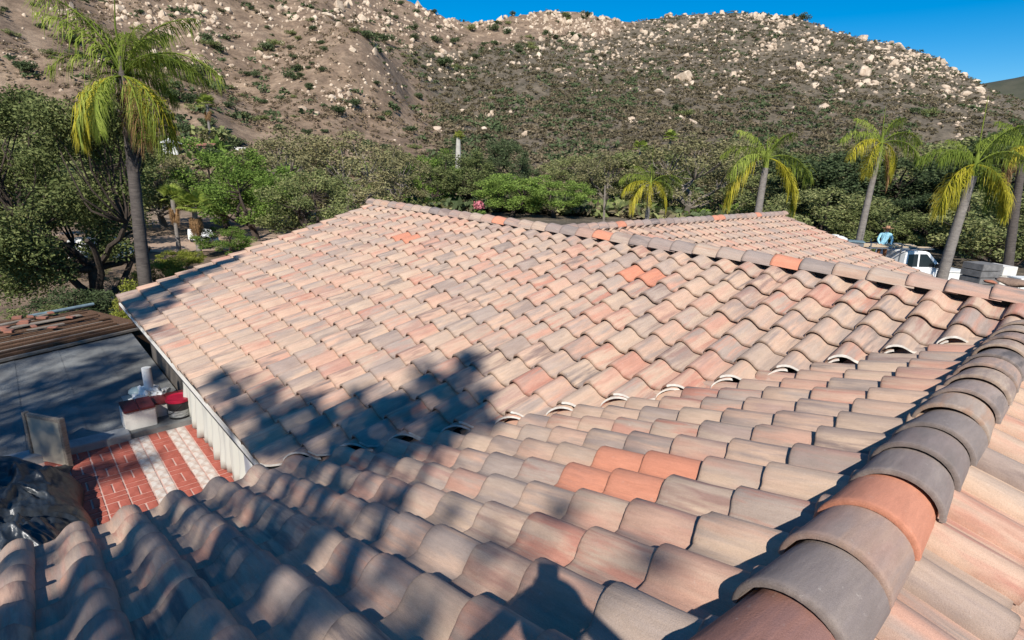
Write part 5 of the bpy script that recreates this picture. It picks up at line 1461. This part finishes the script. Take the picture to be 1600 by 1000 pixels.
# ------------------------------------------------------------------ pickup, worker and clutter at the right
M_TRUCK = simple("white_car_paint", (0.80, 0.80, 0.78), (0.74, 0.74, 0.72), 2.0, 0.25, 0.0)
M_GLASS = simple("dark_glass", (0.012, 0.015, 0.016), (0.02, 0.022, 0.024), 3.0, 0.06, 0.0)
M_TYRE = simple("tyre_rubber", (0.02, 0.02, 0.02), (0.03, 0.03, 0.03), 12.0, 0.9, 0.3)
M_RIM = simple("wheel_rim", (0.45, 0.45, 0.46), (0.35, 0.35, 0.36), 6.0, 0.35, 0.0, 0.8)
M_STEEL = simple("grey_steel", (0.22, 0.23, 0.24), (0.14, 0.15, 0.16), 6.0, 0.5, 0.1, 0.5)
M_LUMBER = simple("pale_lumber", (0.55, 0.42, 0.28), (0.42, 0.31, 0.2), 4.0, 0.85, 0.2, stretch=(.5, 6, 6))
RT = 30.0
d = ray(1409, 405); hh = math.hypot(d[0], d[1]); Pt = CAM + d / hh * RT
zcab = z_at(1412, 399.5, RT); zg = zcab - 1.60
tk = empty("pickup_truck", (Pt[0], Pt[1], zg), TH_R + R_(8), label="white work pickup with steel lumber rack parked behind the house", cat="truck")
body = [(-2.55, .62), (-2.55, 1.22), (-.72, 1.22), (-.70, 1.22), (1.0, 1.22), (1.15, 1.22), (2.35, 1.15), (2.62, 1.02), (2.66, .55), (2.4, .42), (2.15, .42), (2.05, .72), (1.75, .86), (1.4, .72), (1.3, .42), (-1.25, .42), (-1.35, .72), (-1.65, .86), (-1.98, .72), (-2.08, .42), (-2.4, .5)]
MB().prism(body, 1.9).obj("body", M_TRUCK, tk, bevel=.03, smooth=35)
cabp = [(-.70, 1.2), (-.62, 1.84), (-.45, 1.92), (.30, 1.92), (.5, 1.86), (1.2, 1.2)]
cb = MB(); n = len(cabp); v_ = [(x, -.93 + (z - 1.2) * .13, z) for x, z in cabp] + [(x, .93 - (z - 1.2) * .13, z) for x, z in cabp]
cb.add(v_, [tuple(range(n)), tuple(range(2 * n - 1, n - 1, -1))] + [(i, i + n, (i + 1) % n + n, (i + 1) % n) for i in range(n)])
cab = cb.obj("cab", M_TRUCK, tk, bevel=.03, smooth=35)
for sy in (-1, 1):
    for poly in ([(-.55, 1.26), (-.50, 1.78), (-.05, 1.80), (-.05, 1.26)], [(.03, 1.26), (.03, 1.80), (.36, 1.80), (.92, 1.26)]):
        w_ = MB(); nn = len(poly); o1 = [(x, sy * (.937 - (z - 1.2) * .13), z) for x, z in poly]; o2 = [(x, sy * (.90 - (z - 1.2) * .13), z) for x, z in poly]
        w_.add(o1 + o2, [tuple(range(nn)), tuple(range(2 * nn - 1, nn - 1, -1))] + [(i, i + nn, (i + 1) % nn + nn, (i + 1) % nn) for i in range(nn)]); w_.obj("side_window", M_GLASS, cab)
    MB().box((.72, sy * 1.08 - .10, 1.22), (.84, sy * 1.08 + .10, 1.42)).obj("mirror", M_BLACKPL, tk, bevel=.03)
    for wx in (1.72, -1.68):
        wh = MB().lathe([(.2, -.12), (.34, -.12), (.37, -.09), (.37, .09), (.34, .12), (.2, .12)], 24); wm = wh.mesh("tyre", [M_TYRE], smooth=True)
        t_ = link("wheel", wm, tk); t_.location = (wx, sy * .82, .37); t_.rotation_euler = (math.pi / 2, 0, 0)
        rm = MB().lathe([(0, .1), (.08, .11), (.2, .09), (.22, .12), (.22, -.12), (0, -.12)], 20).obj("rim", M_RIM, None, smooth=True); rm.parent = t_
    MB().box((2.55, sy * .68 - .2, .72), (2.665, sy * .68 + .2, .92)).obj("headlight", M_GLASS, tk, bevel=.02)
    MB().box((-.3, sy * .955 - .012, 1.05), (-.12, sy * .955 + .012, 1.09)).obj("door_handle", M_BLACKPL, tk)
MB().add([(1.22, -.84, 1.24), (1.22, .84, 1.24), (.53, .80, 1.83), (.53, -.80, 1.83)], [(0, 1, 2, 3)]).obj("windscreen", M_GLASS, cab)
MB().box((-2.45, -.82, 1.1), (-.8, .82, 1.224)).obj("bed_floor", M_STEEL, tk)
MB().box((2.5, -.9, .48), (2.74, .9, .66)).obj("bumper", M_STEEL, tk, bevel=.03)
rk = MB()
for x in (-2.4, -.95):
    for sy in (-.88, .88): rk.tube([(x, sy, 1.2), (x, sy, 2.22)], .03, 8)
    rk.tube([(x, -.88, 2.02), (x, .88, 2.02)], .028, 8)
for sy in (-.88, .88): rk.tube([(-2.6, sy, 2.02), (.6, sy, 2.02)], .028, 8)
rk.obj("lumber_rack", M_STEEL, tk, smooth=True)
for k, (y_, l0, l1) in enumerate(((-.7, -3.4, .6), (-.3, -3.0, .2), (.1, -3.5, .5))):
    pb = MB().box((l0, y_ - .09, 2.055), (l1, y_ + .09, 2.095)).obj("lumber_board", M_LUMBER, None)
    pb.location = tk.location; pb.rotation_euler = tk.rotation_euler
    tag(pb, ("front", "middle", "rear")[k] + " pale board lying lengthwise on the pickup's rack", "board", "boards on the pickup rack")

# worker in light blue standing in the truck bed
d = ray(1378, 392); hh = math.hypot(d[0], d[1]); Pw = CAM + d / hh * 29.2
wk = empty("person", (Pw[0], Pw[1], zg + 1.16), TH_R + R_(250), label="worker in light blue long-sleeved shirt and straw hat bending over the pickup rack", cat="person")
s_ = (z_at(1378, 352, 29.2) - (zg + 1.16)) / 1.73
pose = dict(pelvis=(-.04, 0, .93), waist=(.02, 0, 1.08), chest=(.08, 0, 1.30), neck=(.11, 0, 1.46), headb=(.14, 0, 1.53), head=(.16, 0, 1.58), headt=(.15, 0, 1.64),
            lsho=(.07, .19, 1.39), rsho=(.07, -.19, 1.39), lelb=(.12, .27, 1.12), relb=(.12, -.27, 1.12), lwrist=(.28, .2, .95), rwrist=(.28, -.2, .95),
            lhip=(-.03, .10, .86), rhip=(-.03, -.10, .86), lkne=(.03, .12, .46), rkne=(.0, -.12, .46), lank=(-.02, .13, .08), rank=(-.04, -.13, .08), ltoe=(.14, .15, .04), rtoe=(.12, -.15, .04))
build_person(wk, pose, [M_SKIN, M_BLUE, simple("orange_trousers", (0.42, 0.16, 0.07), (0.3, 0.12, 0.05), 8.0), M_SHOE], s_)
hat = MB().lathe([(0, .09), (.06, .088), (.085, .065), (.095, .0), (.21, -.02), (.23, -.012), (.21, -.028), (.09, -.012)], 20).obj("hat", M_STRAW, wk, smooth=True)
hat.location = (.155 * s_, 0, 1.66 * s_); hat.scale = (s_,) * 3

# white dome tank and a grey crate behind the rear wing
def spot(px, py, r): 
    d = ray(px, py); h = math.hypot(d[0], d[1]); return CAM + d / h * r
P = spot(1303, 378, 24); zb = tz(P[0], P[1])
e = empty("water_tank", (P[0], P[1], zb), label="white domed tank top showing behind the rear roof edge", cat="tank")
ht = z_at(1303, 367, 24) - zb
MB().lathe([(.46, 0), (.46, ht - .25), (.42, ht - .1), (.28, ht - .03), (0, ht)], 24).obj("shell", M_WHITEP, e, smooth=True)
MB().lathe([(.12, ht - .02), (.12, ht + .015), (0, ht + .02)], 16).obj("lid", M_WHITEP, e, smooth=True)
P = spot(1336, 384, 25); zb = tz(P[0], P[1]); ht = z_at(1336, 378, 25) - zb
e = empty("steel_cabinet", (P[0], P[1], zb), .4, label="grey-blue steel cabinet beside the white dome tank", cat="cabinet")
MB().box((-.25, -.25, 0), (.25, .25, ht)).obj("body", M_STEEL, e, bevel=.02)
MB().box((-.28, -.28, ht), (.28, .28, ht + .05)).obj("lid", M_BGREY, e, bevel=.01)
# pallet stack of grey tiles, white boxes, rubble
def pallet(px, py_top, r, w, d_, n, label, m_):
    P = spot(px, py_top + 20, r); zb = tz(P[0], P[1]); ht = z_at(px, py_top, r) - zb
    e = empty("tile_pallet", (P[0], P[1], zb), TH_R + .2, label=label, cat="pallet", group="pallets by the right palms")
    MB().box((-w / 2, -d_ / 2, 0), (w / 2, d_ / 2, .14)).obj("pallet_base", M_GREYWOOD, e)
    st = (ht - .16) / n
    for k in range(n):
        o = MB().box((-w / 2 + .02 * (k % 2), -d_ / 2, .15 + k * st), (w / 2 - .02 * ((k + 1) % 2), d_ / 2, .15 + (k + 1) * st - .02)).obj("tile_layer", m_, e, bevel=.008)
    return e
pallet(1531, 409, 24, .8, .7, 12, "tall stack of dark grey roof tiles on a pallet right of the leaning palm", simple("grey_concrete", (0.2, 0.19, 0.18), (0.12, 0.115, 0.11), 6.0))
pallet(1556, 412, 25, .6, .8, 8, "pale stack of wrapped tiles beside the dark grey stack", M_STUCCO)
def lump(px, py, r, sx, sy, sz, name, label, cat, m_, seed=1):
    P = spot(px, py, r); v, f = boulder_arr(seed, 3)
    o = link(name, np_mesh(name, v * np.array([sx, sy, sz]), f, [m_], True)); o.location = tuple(P); tag(o, label, cat); return o
def crate(px, py, r, w, d_, h_, label, cat, m_, name):
    P = spot(px, py, r); zb = tz(P[0], P[1]); top = P[2]
    e = empty(name, (P[0], P[1], zb), TH_R, label=label, cat=cat)
    MB().box((-w / 2, -d_ / 2, 0), (w / 2, d_ / 2, top - zb)).obj("body", m_, e, bevel=.03)
    MB().box((-w / 2 - .02, -d_ / 2 - .02, top - zb), (w / 2 + .02, d_ / 2 + .02, top - zb + .06)).obj("lid", m_, e, bevel=.015)
crate(1487, 424, 28, .75, .6, .5, "white storage box between the pickup and the pallets", "box", M_WHITEP, "storage_box")
crate(1597, 436, 24, .5, .5, .5, "white tub cut by the right edge below the palms", "tub", M_WHITEP, "tub")
lump(1584, 441, 23, .5, .45, .22, "rubble_heap", "low brown heap of broken tiles at the right edge", "rubble", simple("rubble", (0.30, 0.20, 0.14), (0.18, 0.12, 0.09), 5.0, .95, .8), 4)
lump(1548, 440, 22, .2, .2, .08, "clay_shards", "small pile of orange clay shards beside the pallets", "rubble", M_TERRA, 6)
# white vehicles glimpsed through the trees at the left
def van(px, py_top, r, rz, label, k_=.6):
    P = spot(px, py_top, r); zb = tz(P[0], P[1])
    e = empty("parked_van", (P[0], P[1], zb), rz, label=label, cat="van", group="white vehicles behind the trees")
    e.scale = (k_,) * 3
    pr = [(-2.3, .4), (-2.35, 1.2), (-2.2, 1.95), (.7, 1.98), (1.35, 1.25), (2.2, 1.05), (2.35, .45)]
    MB().prism(pr, 1.8).obj("body", M_TRUCK, e, bevel=.05, smooth=35)
    for sy in (-1, 1):
        MB().box((-.1, sy * .895 - .012, 1.3), (.75, sy * .895 + .012, 1.75)).obj("side_window", M_GLASS, e)
        for wx in (-1.5, 1.5):
            t_ = link("wheel", bpy.data.meshes["tyre"], e); t_.location = (wx, sy * .8, .36); t_.rotation_euler = (math.pi / 2, 0, 0)
van(158, 352, 34, TH_R + .3, "white van glimpsed through the oak's leaves left of the tall palm")
van(318, 374, 39, TH_R - .5, "white van parked behind the right small fan palm", .42)
# dirt road at the left behind the fan palms
ra = [at_px(x_, r_, 400) for x_, r_ in ((130, 46), (230, 40), (290, 38), (360, 38), (430, 42))]
v_, f_ = [], []
for i, q in enumerate(ra):
    dr = (ra[min(i + 1, len(ra) - 1)] - ra[max(i - 1, 0)]); n_ = np.array([-dr[1], dr[0], 0]); n_ /= np.linalg.norm(n_)
    for k in range(7):
        p = q + n_ * (k - 3) * .8; v_.append((p[0], p[1], tz(p[0], p[1]) + .03))
for i in range(len(ra) - 1):
    for k in range(6): a = i * 7 + k; f_.append((a, a + 1, a + 8, a + 7))
tag(link("dirt_road", np_mesh("dirt_road", v_, f_, [simple("pink_dirt", (0.42, 0.30, 0.22), (0.33, 0.23, 0.165), .6, .95, .3, coords='Object')], True)), kind="structure")
# hillside houses above the left trees
P, r_ = on_terrain(268, 240); 
e = empty("hut", (P[0], P[1], P[2] - .2), TH_R + .4, label="tiny white hut with peaked roof on the slope right of the tall palm", cat="hut")
e.scale = (.75,) * 3
MB().box((-1.3, -1.2, 0), (1.3, 1.2, 2.1)).obj("wall", M_WHITEP, e)
MB().lathe([(2.1, 2.1), (1.0, 2.7), (0, 3.2)], 8).obj("roof", M_WHITEP, e)
MB().box((-.45, -1.25, .7), (.45, -1.19, 1.7)).obj("window", M_GLASS, e)
P, r_ = on_terrain(318, 236)
e = empty("hillside_house", (P[0], P[1], P[2] - .2), TH_R + .1, label="low pink house half hidden by shrubs above the small fan palms", cat="house")
M_PINKW = simple("pink_wall", (0.40, 0.21, 0.17), (0.32, 0.17, 0.13), 1.5)
e.scale = (.55, .55, .5)
MB().box((-3.2, -2, 0), (3.2, 2, 1.7)).obj("wall", M_PINKW, e)
MB().prism([(-2.4, 1.7), (2.4, 1.7), (0, 2.5)], 7.0, Matrix.Rotation(math.pi / 2, 4, 'Z')).obj("roof", M_OLDTILE, e)
for k in (-1.8, 0.1, 1.9): MB().box((k - .4, -2.04, .6), (k + .4, -1.98, 1.4)).obj("window", M_GLASS, e)
P, r_ = on_terrain(380, 243)
e = empty("shed", (P[0], P[1], P[2] - .2), TH_R, label="small white shed box on the slope above the bright green tree", cat="shed")
MB().box((-.8, -.7, 0), (.8, .7, 1.3)).obj("wall", M_WHITEP, e); MB().box((-.9, -.8, 1.3), (.9, .8, 1.4)).obj("roof", M_STUCCO, e)
# little red sign on the crest
q = on_terrain(1048, sky_y(1048) + 2)
if q:
    P, r_ = q; e = empty("crest_sign", tuple(P), TH_R, label="tiny red sign on posts on the middle of the skyline", cat="sign")
    MB().box((-1.9, -.08, 2.2), (1.9, .08, 4.6)).obj("board", simple("red_sign", (0.45, 0.03, 0.03), (0.35, 0.02, 0.02), .5), e)
    for x_ in (-1.2, 1.2): MB().tube([(x_, 0, -.5), (x_, 0, 2.2)], .15, 6).obj("post", M_BARK, e)
